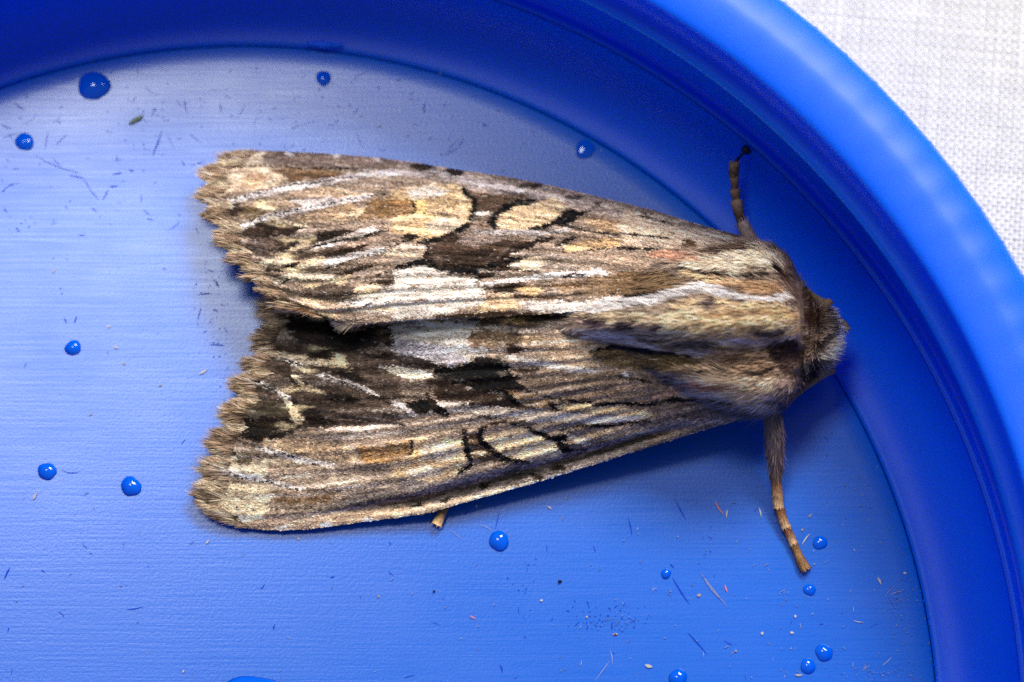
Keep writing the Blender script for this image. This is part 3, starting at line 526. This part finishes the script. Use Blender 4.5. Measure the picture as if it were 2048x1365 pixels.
# ------------------------------------------------------------------ the moth: shapes
MORG = unproj(1000, 660, 0.0); MORG[2] = 0
moth = empty('moth', MORG)
tag(moth, 'brown and cream streaked moth resting with closed wings in the blue lid', 'moth')

def wing_tex(c, a, t, seed, rng=None):
    """streaks along the veins and single odd scales"""
    u, v = a*1000, t*330
    m_ = .42*vn(u, v, 30, 3.6, seed)+.32*vn(u, v, 85, 8, seed+1)+.32*vn(u, v, 9, 2.4, seed+2)+.22*vn(u, v, 160, 14, seed+3)
    fan = np.array([.10, .19, .27, .35, .43, .51, .59, .67, .76, .86])
    tk = fan[None]*(.72+.28*np.clip(a.reshape(-1, 1)*1.3, 0, 1))+.14*(1-np.clip(a.reshape(-1, 1)*1.3, 0, 1))
    dv = (t.reshape(-1, 1)-tk)*330+1.5*vn(u.reshape(-1, 1), np.arange(10)[None]*7.0, 60, 1, seed+7); k_ = np.abs(dv).argmin(1)
    dv = np.take_along_axis(dv, k_[:, None], 1)[:, 0].reshape(a.shape); on = vn(u, k_.reshape(a.shape)*5.0, 120, 1, seed+8)
    vw = sstep(.12, .3, a)
    flank = np.exp(-((np.abs(dv)-5)/3.2)**2)*vw*np.clip(.15+.5*on, 0, .5)*(.7+.5*vn(u, v, 16, 3, seed+9))
    dark = np.exp(-(dv/1.7)**2)*vw*np.clip(.28+.5*vn(u, k_.reshape(a.shape)*9.0, 7, 1, seed+10), 0, .9)
    mid = sstep(8, 13, np.abs(dv))*vw*sstep(.3, .7, vn(u, k_.reshape(a.shape)*3.0+np.sign(dv), 60, 1, seed+11)+.25*vn(u, v, 14, 3, seed+12))*.5*sstep(.5, .2, c.mean(-1))
    fl = (np.clip(flank, 0, .7)*sstep(.025, .13, c.mean(-1)))[..., None]; c = c*(1-fl)+lin((214, 202, 192))*fl
    dk = np.clip(np.maximum(dark, mid), 0, .9)[..., None]; c = c*(1-dk)+lin((40, 30, 24))*dk
    # the jagged outer line: a cream tooth between each pair of veins with dark wedges on both sides of it
    kk = np.clip(np.searchsorted(fan, t.reshape(-1)*1.0), 0, 10).reshape(a.shape); cen = np.interp(kk, np.arange(11), [.05, .145, .23, .31, .39, .47, .55, .63, .715, .81, .93]); half = 13.0
    off_ = np.abs(t-cen)*330+2.5*vn(u, v, 22, 3, seed+20); jig = .018*vn(kk*3.3, seed+0*a, 1, 1, seed+21); strength = np.interp(cen, [.2, .38, .5, .9, .97], [0, .5, 1, .9, .3])
    tooth = sstep(1, .2, np.abs(a-.865-jig)/.040+off_/9)*strength
    wedge_in = sstep(1, .45, off_/(3+9*np.clip((a-.70-jig)/.15, 0, 1)))*sstep(.69, .73, a-jig)*sstep(.868, .845, a-jig)*strength*sstep(-.6, .2, vn(kk*2.1, seed+0*a, 1, 1, seed+22)+.3)
    wedge_out = sstep(1, .5, off_/(4+7*np.clip((.97-a+jig)/.08, 0, 1)))*sstep(.89, .905, a-jig)*sstep(.985, .95, a-jig)*strength
    dkw = np.clip(np.maximum(wedge_in*.85, wedge_out*.72)*(.8+.4*vn(u, v, 12, 3, seed+23)), 0, .92)[..., None]; c = c*(1-dkw)+lin((34, 25, 19))*dkw
    tt_ = np.clip(tooth*.85, 0, .9)[..., None]; c = c*(1-tt_)+lin((222, 196, 154))*tt_
    if rng is not None: m_ = m_+rng.normal(0, .24, m_.shape)
    c = c*np.exp(m_-.04)[..., None]
    if rng is not None:
        r = rng.random(m_.shape); lum = c.mean(-1); bias = .5+.5*vn(u, v, 60, 10, seed+4)
        wsel = (r < .08*bias) & (lum > .09); c[wsel] = .5*c[wsel]+.5*lin((216, 204, 194))*rng.uniform(.6, 1.15, (wsel.sum(), 1))
        dsel = (r > 1-.17*(1.1-bias)) & (lum < .55); c[dsel] = .25*c[dsel]+.75*lin((58, 42, 32))*rng.uniform(.4, 1.3, (dsel.sum(), 1))
    return np.clip(c, .003, .93)
FAN = np.array([.10, .19, .27, .35, .43, .51, .59, .67, .76, .86])
def vein_rel(a, t):
    q = np.clip(a*1.3, 0, 1)[..., None]; tk = FAN*(.72+.28*q)+.14*(1-q); d = np.abs(t[..., None]-tk).min(-1)*330
    return (.075*np.exp(-(d/5)**2)+.03*np.cos(np.pi*np.clip(d/13, 0, 1)))*sstep(.05, .3, a)
class Wing:
    NSC = 8.5
    def __init__(s, costa, margin, dorsum, base, zc, zd, up, seed):
        s.C, s.M, s.D, s.B = (catmull(q, 400) for q in (costa, margin, dorsum, base)); s.zc, s.zd, s.up, s.seed = zc, zd, up, seed
        u_ = np.linspace(0, 1, 400); s.M[:, 0] += (9-24*np.abs(np.sin(np.pi*(u_*s.NSC+.25+.22*vn(u_*10, 0*u_, 1.0, 1, seed))))**.8*(.75+.5*vn(u_*10, 0*u_, 1.2, 1, seed+2)))*sstep(.05, .14, u_)*sstep(1, .93, u_)
    @staticmethod
    def at(c, u):
        k = np.clip(u, 0, 1)*(len(c)-1); i = np.clip(k.astype(int), 0, len(c)-2); f = (k-i)[..., None]; return c[i]*(1-f)+c[i+1]*f
    def px(s, a, t):
        C, D, B, M = s.at(s.C, a), s.at(s.D, a), s.at(s.B, t), s.at(s.M, t); A = a[..., None]; T = t[..., None]
        return (1-T)*C+T*D+(1-A)*B+A*M-((1-A)*(1-T)*s.C[0]+A*(1-T)*s.C[-1]+(1-A)*T*s.D[0]+A*T*s.D[-1])
    def z(s, a, t):
        zc = np.interp(a, *s.zc); zd = np.interp(a, *s.zd); z = zc+(zd-zc)*np.sin(np.pi/2*np.clip(t, 0, 1))**.92
        z = z+vein_rel(np.asarray(a), np.asarray(t))*(1.0 if s.up else .5)+.05*vn(a*10, t*10, 1.3, 1.1, s.seed)
        if s.up: z = z+.10*np.exp(-((t-.03)/.05)**2)*np.sin(np.pi*a)
        else:
            w = sstep(.06, .2, a)*sstep(.85, .55, a); z = z-.50*w*np.exp(-((t-.075)/.032)**2)+.14*w*np.exp(-(t/.03)**2)
        return z
    def P(s, a, t):
        p = s.px(a, t); return unproj(p[..., 0], p[..., 1], s.z(a, t))
    def frame(s, a, t, e=.004):
        P = s.P(a, t); Ta = s.P(np.minimum(a+e, 1), t)-s.P(np.maximum(a-e, 0), t); Tt = s.P(a, np.minimum(t+e, 1))-s.P(a, np.maximum(t-e, 0))
        Ta /= np.linalg.norm(Ta, axis=-1, keepdims=True)+1e-12; N_ = np.cross(Ta, Tt); N_ *= np.sign(N_[..., 2:3])+1e-9; N_ /= np.linalg.norm(N_, axis=-1, keepdims=True)+1e-12
        return P, Ta, np.cross(N_, Ta), N_
WA = Wing([(1500,478),(1440,462),(1380,445),(1300,420),(1200,396),(1100,372),(1000,353),(900,338),(800,322),(700,312),(600,306),(530,303),(478,304)],
          [(478,304),(440,326),(416,347),(413,375),(416,405),(425,438),(440,465),(450,490),(462,512),(482,535),(502,556),(520,574),(545,594),(572,606),(604,620)],
          [(1330,600),(1250,612),(1150,622),(1050,630),(950,633),(850,637),(770,643),(715,648),(680,645),(640,630),(604,620)],
          [(1500,478),(1440,520),(1380,565),(1330,600)],
          ([0,.15,.4,.7,1], [2.6,1.9,1.15,.65,.42]), ([0,.2,.4,.6,.8,1], [5.2,4.85,4.4,3.95,3.5,2.9]), True, 41)
WB = Wing([(1490,836),(1400,862),(1300,893),(1200,925),(1100,956),(1000,985),(900,1013),(860,1025),(800,1034),(700,1047),(620,1057),(550,1060),(500,1056),(452,1044)],
          [(452,1044),(420,1026),(402,1004),(404,972),(416,938),(424,908),(442,878),(450,850),(468,820),(482,792),(496,762),(516,732),(530,702),(540,670),(546,640),(552,600)],
          [(1330,640),(1200,630),(1050,628),(950,622),(850,615),(700,604),(600,600),(552,600)],
          [(1490,836),(1440,790),(1380,715),(1330,640)],
          ([0,.15,.4,.7,1], [2.4,1.75,.95,.5,.30]), ([0,.2,.4,.6,.8,1], [4.9,4.45,3.75,2.95,1.95,1.2]), False, 43)

def ribbons(root, d, n, length, width, cols, bend, segs=3, tipc=None):
    """flat tapering hairs; root (k,3), d unit direction, n unit normal it lifts towards"""
    k = len(root); side = np.cross(d, n); side /= np.linalg.norm(side, axis=1)[:, None]+1e-9
    u = np.linspace(0, 1, segs+1); wv = np.array([.8, 1, .75, .12] if segs == 3 else np.interp(u, [0, .5, 1], [.8, 1, .1]))
    V = np.empty((k, segs+1, 2, 3)); Cc = np.empty((k, segs+1, 2, 3))
    for i in range(segs+1):
        c = root+d*(length*u[i])[:, None]+n*(bend*length*u[i]**2)[:, None]
        V[:, i, 0] = c+side*(width*wv[i])[:, None]; V[:, i, 1] = c-side*(width*wv[i])[:, None]
        cc = cols if tipc is None else cols*(1-u[i])+tipc*u[i]
        Cc[:, i, 0] = cc; Cc[:, i, 1] = cc
    base = np.arange(k)[:, None]*(2*(segs+1)); f = np.array([[2*i, 2*i+1, 2*i+3, 2*i+2] for i in range(segs)])
    return V.reshape(-1, 3), (base[:, None]+f[None]).reshape(-1, 4), Cc.reshape(-1, 3)
def cat(parts):
    off = 0; Vs, Fs, Cs = [], [], []
    for V, Fc, C_ in parts: Vs.append(V); Fs.append(Fc+off); Cs.append(C_); off += len(V)
    return np.vstack(Vs), np.vstack(Fs), np.vstack(Cs)

def build_wing(w, nscale, label):
    ns, nt_ = 150, 90; a, t = np.meshgrid(np.linspace(0, 1, ns), np.linspace(0, 1, nt_), indexing='ij')
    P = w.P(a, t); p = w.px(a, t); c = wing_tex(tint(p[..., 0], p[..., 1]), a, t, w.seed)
    Pb = P.copy(); Pb[..., 2] -= .05                       # a real membrane, 0.05 mm thick
    V = np.vstack([P.reshape(-1, 3), Pb.reshape(-1, 3)]); Fc = grid_faces(ns, nt_); n = ns*nt_
    rim = np.r_[np.arange(nt_), np.arange(1, ns)*nt_+nt_-1, (ns-1)*nt_+np.arange(nt_-2, -1, -1), np.arange(ns-2, -1, -1)*nt_]
    r2 = np.roll(rim, -1); edge = np.stack([rim, r2, r2+n, rim+n], -1)
    ob = mk('forewing', V, np.vstack([Fc, Fc[:, ::-1]+n, edge]), M_SCALE, moth, org=MORG, porg=MORG, colors=np.vstack([c.reshape(-1, 3)]*2)*.8)
    ob['label'] = label
    # overlapping scales, rows of little shingles that point to the outer margin
    a = RNG.random(nscale); t = RNG.random(nscale); P, Ta, Tt, Nn = w.frame(a, t); p = w.px(a, t)
    L = RNG.uniform(.09, .17, nscale)[:, None]; pm = np.stack(proj(P+Ta*L*.6), -1)
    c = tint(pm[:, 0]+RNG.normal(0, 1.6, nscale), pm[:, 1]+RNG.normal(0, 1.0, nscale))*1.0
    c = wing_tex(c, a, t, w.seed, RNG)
    yaw = RNG.normal(0, .16, nscale); lift = RNG.uniform(.03, .22, nscale); roll = RNG.normal(0, .22, nscale)
    d = Ta*np.cos(yaw)[:, None]+Tt*np.sin(yaw)[:, None]; sd = np.cross(Nn, d); nn = Nn*np.cos(roll)[:, None]+sd*np.sin(roll)[:, None]
    d = d*np.cos(lift)[:, None]+Nn*np.sin(lift)[:, None]; sd = np.cross(nn, d)
    w_ = RNG.uniform(.018, .034, nscale)[:, None]; R = P+Nn*.006
    V = np.stack([R-sd*w_*.6, R+sd*w_*.6, R+d*L*.75+sd*w_, R+d*L, R+d*L*.75-sd*w_], 1).reshape(-1, 3)
    Fc = np.arange(nscale)[:, None]*5
    Q = np.vstack([Fc+np.array([[0, 1, 2, 4]])]); T3 = Fc+np.array([[4, 2, 3, 3]])
    tri = np.vstack([Fc+np.array([[0, 1, 2]]), Fc+np.array([[0, 2, 4]]), Fc+np.array([[4, 2, 3]])])
    tag(mk('wing_scales', V, tri, M_SCALE, ob, org=MORG, porg=MORG, colors=np.repeat(c, 5, 0), smooth=False), kind='stuff')
    # hair fringe along the outer margin, in scallops between the veins
    k = 9000; t = RNG.random(k)**.95; lay = RNG.random(k); a = 1-.045*lay; P, Ta, Tt, Nn = w.frame(a, t)
    ph = t*w.NSC+.25+.22*vn(t*10, 0*t, 1.0, 1, w.seed); sc = np.abs(np.sin(np.pi*ph)); pale = sstep(.62, .2, sc)*RNG.uniform(.4, 1, k)
    p = w.px(a, t)
    clump = np.exp(1.0*vn(t*400, lay*4, 5, 1, 12)+RNG.normal(0, .45, k))[:, None]
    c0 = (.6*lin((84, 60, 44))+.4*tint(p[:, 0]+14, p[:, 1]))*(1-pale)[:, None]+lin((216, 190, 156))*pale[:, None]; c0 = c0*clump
    c1 = lin((184, 150, 118))*clump*(1-pale)[:, None]+lin((226, 202, 170))*pale[:, None]
    yaw = RNG.normal(0, .14, k)+.16*np.sin(2*np.pi*ph)+.12*vn(t*400, lay*3, 3, 1, 9); lift = RNG.normal(.10, .2, k)
    out = np.stack([Ta[:, 0], Ta[:, 1], Ta[:, 2]], -1)
    d = out*np.cos(yaw)[:, None]+Tt*np.sin(yaw)[:, None]+Nn*lift[:, None]; d /= np.linalg.norm(d, axis=1)[:, None]
    ln = (.28+.30*sc+.24*vn(t*300, 0*t, 6, 1, w.seed+3)+.2*sstep(.8, 1, t))*RNG.uniform(.5, 1.3, k)*np.interp(t, [0, .06, .9, 1], [.5, 1, 1, 1.1])
    parts = [ribbons(P+Nn*(.01+.10*RNG.random(k)[:, None]), d, Nn, ln*.8+.12*lay, RNG.uniform(.008, .015, k), np.clip(c0, 0, .9), RNG.normal(-.1, .12, k), tipc=np.clip(c1, 0, .9))]
    if w.up:                                               # shaggy inner edge that overlaps the other wing
        k = 2600; a = RNG.uniform(.45, 1, k); t = 1-.03*RNG.random(k); P, Ta, Tt, Nn = w.frame(a, t); p = w.px(a, t)
        tip = np.exp(-((p[:, 0]-696)/22)**2)+.5*np.exp(-((p[:, 0]-620)/40)**2)
        d = Ta*(.9)+Tt*((.25+.6*tip)*RNG.uniform(.4, 1.3, k))[:, None]-Nn*.15; d /= np.linalg.norm(d, axis=1)[:, None]
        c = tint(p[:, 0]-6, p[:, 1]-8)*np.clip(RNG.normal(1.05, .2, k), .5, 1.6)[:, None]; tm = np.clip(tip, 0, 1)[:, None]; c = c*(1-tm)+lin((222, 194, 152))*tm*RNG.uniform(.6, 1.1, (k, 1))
        parts.append(ribbons(P, d, Nn, (.28+.35*tip)*RNG.uniform(.6, 1.2, k), np.full(k, .013), c, RNG.normal(-.15, .1, k)))
    V, Fc, C_ = cat(parts); tag(mk('hair_fringe', V, Fc, M_FUR, ob, org=MORG, porg=MORG, colors=np.clip(C_, .004, .9), smooth=False), kind='stuff')
    return ob
build_wing(WB, 150000, 'lower forewing with its front edge folded under')
build_wing(WA, 140000, 'upper forewing, lying over the other along the back')

# ---- body: one continuous mesh from abdomen to head, mostly under fur
ST_ = np.array([(690,630,700,1.5,.6),(820,615,705,1.9,.5),(950,610,712,2.6,.5),(1050,600,705,3.4,.5),(1150,592,722,4.4,.6),(1250,570,745,5.1,.7),(1350,525,785,5.55,.8),(1450,500,822,5.65,.9),(1515,494,830,5.6,1.0),
 (1556,508,820,5.35,1.1),(1584,540,792,4.95,1.2),(1606,584,764,4.6,1.3),(1630,612,744,4.3,1.3),(1650,622,736,4.05,1.5),(1664,634,722,3.7,1.9),(1674,652,702,3.2,2.4)], float)
nS, nA = 90, 72
u = np.linspace(0, 1, nS); xs = np.interp(u, np.linspace(0, 1, len(ST_)), ST_[:, 0])
cm = catmull(ST_, nS); xs = cm[:, 0]; ytop, ybot, zt, zb = cm[:, 1], cm[:, 2], cm[:, 3], cm[:, 4]
zm = (zt+zb)/2; Pt = unproj(xs, ytop, zm); Pb = unproj(xs, ybot, zm); yc = (Pt[:, 1]+Pb[:, 1])/2; hwid = (Pt[:, 1]-Pb[:, 1])/2; xw = Pt[:, 0]
ang = np.linspace(0, 2*np.pi, nA, endpoint=False)
def body_point(fs, an):
    """surface of the body; fs 0..1 along, an angle round (pi/2 = top)"""
    k = np.asarray(fs)*(nS-1); it = np.arange(nS); g = lambda q: np.interp(k, it, q)
    x, y0, hw_, z0, hh = g(xw), g(yc), g(hwid), g(zm), g((zt-zb)/2)
    ca, sa = np.cos(an), np.sin(an); e = .74
    y = y0+hw_*np.sign(ca)*np.abs(ca)**e; z = z0+hh*np.sign(sa)*np.abs(sa)**e
    P = np.stack([x, y, z], -1); px, py = proj(P)
    crest_y = np.interp(px, [1000, 1150, 1300, 1450, 1610], [645, 648, 640, 636, 632]); cw = np.interp(px, [1000, 1250, 1450, 1620], [22, 36, 50, 46])
    topm = sstep(.1, .5, sa); win = sstep(1040, 1260, px)*sstep(1632, 1596, px)
    bump = .80*np.exp(-((py-crest_y)/cw)**4)-.28*np.exp(-((py-crest_y-cw*1.75)/18)**2)-.16*np.exp(-((py-crest_y+cw*1.75)/18)**2)
    neck = -.30*np.exp(-((px-1618-.10*(640-py))/11)**2)
    lob = .12*np.exp(-((py-535)/26)**2)+.14*np.exp(-((py-775)/28)**2)+.05*vn(px, py, 40, 17, 61)
    P[..., 2] += topm*(win*(bump+lob)+neck)
    return P
fs, an = np.meshgrid(u, ang, indexing='ij'); P = body_point(fs, an); px, py = proj(P)
V = P.reshape(-1, 3); Fc = [tuple(f) for f in grid_faces(nS, nA, True)]+[tuple(range(nA))[::-1], tuple((nS-1)*nA+k for k in range(nA))]
body = mk('body', V, Fc, M_FUR, moth, org=MORG, porg=MORG, colors=tint(px, py).reshape(-1, 3)*.55)

def body_fur(n, f0, f1, fn, seed):
    rng = np.random.default_rng(seed); f = rng.uniform(f0, f1, n); a = rng.uniform(-.15, np.pi+.15, n); e = 1e-3
    P = body_point(f, a); A = body_point(np.minimum(f+e, 1), a)-body_point(np.maximum(f-e, 0), a); B_ = body_point(f, a+e)-body_point(f, a-e)
    A /= np.linalg.norm(A, axis=1)[:, None]+1e-12; N_ = np.cross(B_, A); N_ /= np.linalg.norm(N_, axis=1)[:, None]+1e-12
    B_ = np.cross(A, N_); px, py = proj(P)
    return fn(rng, f, a, P, A, B_, N_, px, py)
def thorax_fn(rng, f, a, P, A, B_, N_, px, py):
    k = len(f); ok = px > np.where(np.abs(py-648) < 50, 1140, 1275)+rng.normal(0, 40, k); sel = np.where(ok & (px < 1622))[0]; P, A, B_, N_, px, py, a = (q[sel] for q in (P, A, B_, N_, px, py, a)); k = len(sel)
    swirl = .22*vn(px, py, 60, 22, 71)+rng.normal(0, .13, k); outw = np.where(np.cos(a) > 0, -1, 1)*np.abs(np.cos(a))**2*.35*sstep(1350, 1550, px)
    sp = swirl+outw
    d = -A*np.cos(sp)[:, None]+B_*np.sin(sp)[:, None]*1.0+N_*np.clip(.2+.22*vn(px, py, 22, 7, 73)+rng.normal(0, .13, k), .0, .75)[:, None]*np.interp(px, [1130, 1350], [.35, 1])[:, None]; d /= np.linalg.norm(d, axis=1)[:, None]
    L = rng.uniform(.24, .62, k)*np.interp(px, [1100, 1300, 1500, 1600], [.6, 1, 1.05, .75])
    mx, my = proj(P+d*(L*.35)[:, None])
    cl = np.exp(.45*vn(px, py, 24, 3.6, 72)+.25*rng.normal(0, 1, k))*np.where(vn(px, py, 40, 5, 75) > .45, .45, 1.0)
    c = tint(mx, my)*cl[:, None]
    return ribbons(P, d, N_, L, rng.uniform(.011, .022, k), c*np.interp(px, [1150, 1400], [.85, .5])[:, None], rng.normal(-.10, .14, k), tipc=np.clip(c*1.3, 0, .93))
def head_fn(rng, f, a, P, A, B_, N_, px, py):
    k = len(f); sel = np.where(px > 1604+rng.normal(0, 6, k))[0]; P, A, B_, N_, px, py, a = (q[sel] for q in (P, A, B_, N_, px, py, a)); k = len(sel)
    fw = sstep(1625, 1655, px); yaw = rng.normal(0, .3, k)
    d = A*(-.35+1.25*fw)[:, None]+N_*(.35+.1*fw)[:, None]+B_*yaw[:, None]*.6; d /= np.linalg.norm(d, axis=1)[:, None]
    L = rng.uniform(.2, .5, k)*(.5+.5*fw); c = tint(px, py)*np.clip(rng.normal(1, .3, k), .3, 1.8)[:, None]
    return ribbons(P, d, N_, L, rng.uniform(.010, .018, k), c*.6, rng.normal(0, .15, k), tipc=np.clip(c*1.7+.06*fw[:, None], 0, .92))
def flank_fn(rng, f, a, P, A, B_, N_, px, py):
    """longer tufts where the shoulder covers sweep out past the outline"""
    k = len(f); sel = np.where((px > 1400) & (px < 1590) & (np.abs(np.cos(a)) > .75))[0]; P, A, B_, N_, px, py, a = (q[sel] for q in (P, A, B_, N_, px, py, a)); k = len(sel)
    d = -A*1.0+N_*rng.uniform(.1, .55, k)[:, None]+B_*rng.normal(0, .2, k)[:, None]; d /= np.linalg.norm(d, axis=1)[:, None]
    c = tint(px, py)*np.clip(rng.normal(1.05, .3, k), .3, 1.8)[:, None]
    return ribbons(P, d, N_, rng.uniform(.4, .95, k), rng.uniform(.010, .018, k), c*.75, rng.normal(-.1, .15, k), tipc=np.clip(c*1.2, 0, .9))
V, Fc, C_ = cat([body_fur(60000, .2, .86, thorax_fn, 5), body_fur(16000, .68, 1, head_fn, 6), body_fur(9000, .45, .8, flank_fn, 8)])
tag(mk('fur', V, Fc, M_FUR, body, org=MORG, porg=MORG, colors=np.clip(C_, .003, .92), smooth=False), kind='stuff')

# ---- legs: segments with pale rings, scaly hair on each
def leg_part(name, pts, rad, c0, c1, parent, hairs=0, hl=.2, seed=0, droop=1.0):
    pts = np.asarray(pts, float); path = unproj(pts[:, 0], pts[:, 1], pts[:, 2]); path = catmull(path, 18); r = 1.12*np.interp(np.linspace(0, 1, 18), np.linspace(0, 1, len(rad)), rad)
    V, Fc = tube(path, r, 10); uu = np.repeat(np.linspace(0, 1, 18), 10); rng = np.random.default_rng(seed)
    cc = lin(c0)*(1-uu**2)[:, None]+lin(c1)*(uu**2)[:, None]; cc = cc*np.clip(rng.normal(1, .22, len(V)), .4, 1.7)[:, None]
    o = mk(name, V, Fc, M_FUR, parent, org=MORG, porg=MORG, colors=cc)
    if hairs:
        i = rng.integers(0, 17, hairs); f = rng.random(hairs)[:, None]; a = rng.uniform(0, 2*np.pi, hairs); c = path[i]*(1-f)+path[i+1]*f; T = path[i+1]-path[i]; T /= np.linalg.norm(T, axis=1)[:, None]
        A = np.cross(T, [0, 0, 1.]); A /= np.linalg.norm(A, axis=1)[:, None]; B_ = np.cross(A, T); n_ = A*np.cos(a)[:, None]+B_*np.sin(a)[:, None]
        d = T*droop+n_*rng.uniform(.15, .5, hairs)[:, None]; d /= np.linalg.norm(d, axis=1)[:, None]; rr = (r[i]*.92)[:, None]; ui = (i+f[:, 0])/17
        hc = (lin(c0)*(1-ui**2)[:, None]+lin(c1)*(ui**2)[:, None])*np.clip(rng.normal(1.05, .4, hairs), .25, 2)[:, None]
        V2, F2, C2 = ribbons(c+n_*rr, d, n_, rng.uniform(.5, 1.2, hairs)*hl, np.full(hairs, .011), hc*.8, rng.normal(-.1, .1, hairs), tipc=np.clip(hc*1.25, 0, .9))
        tag(mk('leg_hair', V2, F2, M_FUR, o, org=MORG, porg=MORG, colors=np.clip(C2, .003, .9), smooth=False), kind='stuff')
    return o
LB, LD, LP = (150, 112, 78), (120, 72, 44), (216, 176, 132)
leg = empty('leg', MORG); leg.parent = moth; leg.location = (0, 0, 0); leg['label'] = 'lower foreleg stretched out on the lid floor'
leg_part('femur', [(1540,800,3.0),(1548,850,2.4),(1550,905,1.6),(1552,948,1.0)], [.30,.36,.33,.22], (118,100,92), (128,104,90), leg, 900, .42, 1)
for k, (p, r) in enumerate([([(1549,940,1.0),(1553,975,.72),(1557,1016,.45)], [.21,.20,.20]), ([(1557,1012,.42),(1565,1038,.34),(1572,1056,.28)], [.19,.17,.18]), ([(1571,1053,.26),(1581,1074,.22),(1587,1088,.20)], [.17,.15,.16]), ([(1585,1085,.19),(1594,1104,.18),(1600,1118,.17)], [.15,.14,.15]), ([(1598,1115,.16),(1606,1130,.16),(1612,1139,.16)], [.16,.19,.18])]):
    leg_part('tarsus_segment', p, r, LD if k < 3 else (128, 92, 56), LP if k < 3 else (176, 132, 84), leg, 420, .15, 10+k)
for s in (-1, 1):
    q = unproj(1612+s*9, 1139-s*3, .1); V, Fc = tube([unproj(1610, 1136, .18), q, q+np.array([s*.08, .05*s, -.06])], [.035, .03, .008], 6); mk('claw', V, Fc, plain('claw_brown', (60, 38, 26), .4), leg, org=MORG, porg=MORG)
leg = empty('leg', MORG); leg.parent = moth; leg.location = (0, 0, 0); leg['label'] = 'upper foreleg braced against the lid wall'
leg_part('tibia', [(1512,500,2.7),(1498,474,2.4),(1486,450,2.15)], [.27,.25,.22], (140,116,104), (176,150,136), leg, 300, .3, 3)
for k, (p, r) in enumerate([([(1483,446,2.1),(1477,424,1.95),(1473,404,1.9)], [.15,.19,.23]), ([(1474,407,1.88),(1471,392,1.9),(1470,380,1.95)], [.13,.15,.21]), ([(1470,384,1.95),(1469,364,2.0),(1468,352,2.1)], [.12,.14,.19]), ([(1468,356,2.1),(1468,338,2.2),(1469,326,2.3)], [.16,.19,.18])]):
    leg_part('tarsus_segment', p, r, (74,52,40), (158,128,110), leg, 360, .13, 20+k)
tip = lid_hit(1493, 300); tip = tip+(CAMP-tip)/np.linalg.norm(CAMP-tip)*.12
V, Fc = tube([unproj(1469, 327, 2.3), (unproj(1480, 313, 2.35)+tip)/2*.5+unproj(1478, 316, 2.35)*.5, tip], [.07, .05, .05], 8); mk('claw', V, Fc, plain('claw_dark', (30, 22, 24), .4), leg, org=MORG, porg=MORG)
th = np.linspace(.05, 3.09, 8)[:, None]; ph = np.linspace(0, 2*np.pi, 12, endpoint=False)[None]; rr = .21*(1+.12*vn(3*np.cos(ph)+th, 3*np.sin(ph), .9, .9, 3))
V = tip+np.stack([rr*np.sin(th)*np.cos(ph), rr*np.sin(th)*np.sin(ph), rr*np.cos(th)*.9+0*ph], -1).reshape(-1, 3)
mk('foot_pad', V, [tuple(f) for f in grid_faces(8, 12, True)]+[tuple(range(12)), tuple(84+k for k in range(12))[::-1]], plain('pad_dark', (18, 15, 24), .5), leg, org=MORG, porg=MORG)
leg = empty('leg', MORG); leg.parent = moth; leg.location = (0, 0, 0); leg['label'] = 'tip of a middle leg peeking from under the lower wing'
leg_part('tarsus_segment', [(896,1008,.35),(884,1028,.26),(873,1050,.18)], [.10,.16,.20], (150,112,72), (226,184,132), leg, 160, .16, 31)
V, Fc = tube([unproj(868, 1044, .15), unproj(861, 1043, .1), unproj(858, 1047, .04)], [.04, .03, .008], 6); mk('claw', V, Fc, plain('claw_brown', (60, 38, 26), .4), leg, org=MORG, porg=MORG)
# ---- antennae folded back beside the head, palps at the front
for lb, pts in (('antenna on the lower side of the head', [(1666,741,2.4),(1652,746,2.45),(1632,759,2.3),(1606,778,2.1),(1580,800,1.8),(1550,816,1.6)]), ('antenna base on the upper side of the head', [(1660,602,3.8),(1654,608,3.8),(1640,602,3.6),(1615,585,3.3),(1585,560,3.0)])):
    o = leg_part('antenna', pts, [.14,.15,.13,.12,.11,.10], (150,118,88), (104,78,58), moth, 260, .07, 41); o['label'] = lb
leg_part('palp', [(1640,735,2.1),(1655,738,2.2),(1666,742,2.25)], [.16,.2,.12], (112,86,64), (176,146,112), moth, 160, .14, 45)
leg_part('palp', [(1655,640,2.4),(1684,650,2.5),(1694,662,2.5)], [.2,.22,.12], (112,86,64), (176,146,112), moth, 160, .2, 46)
# ---- a droplet that clings to the upper wing tip
q = unproj(431, 372, float(WA.z(np.array([.985]), np.array([.17]))[0])+.04)
droplet(0, 0, 9, 'minute water droplet clinging to the upper wing tip', None, 70, 2.0, pos=q)
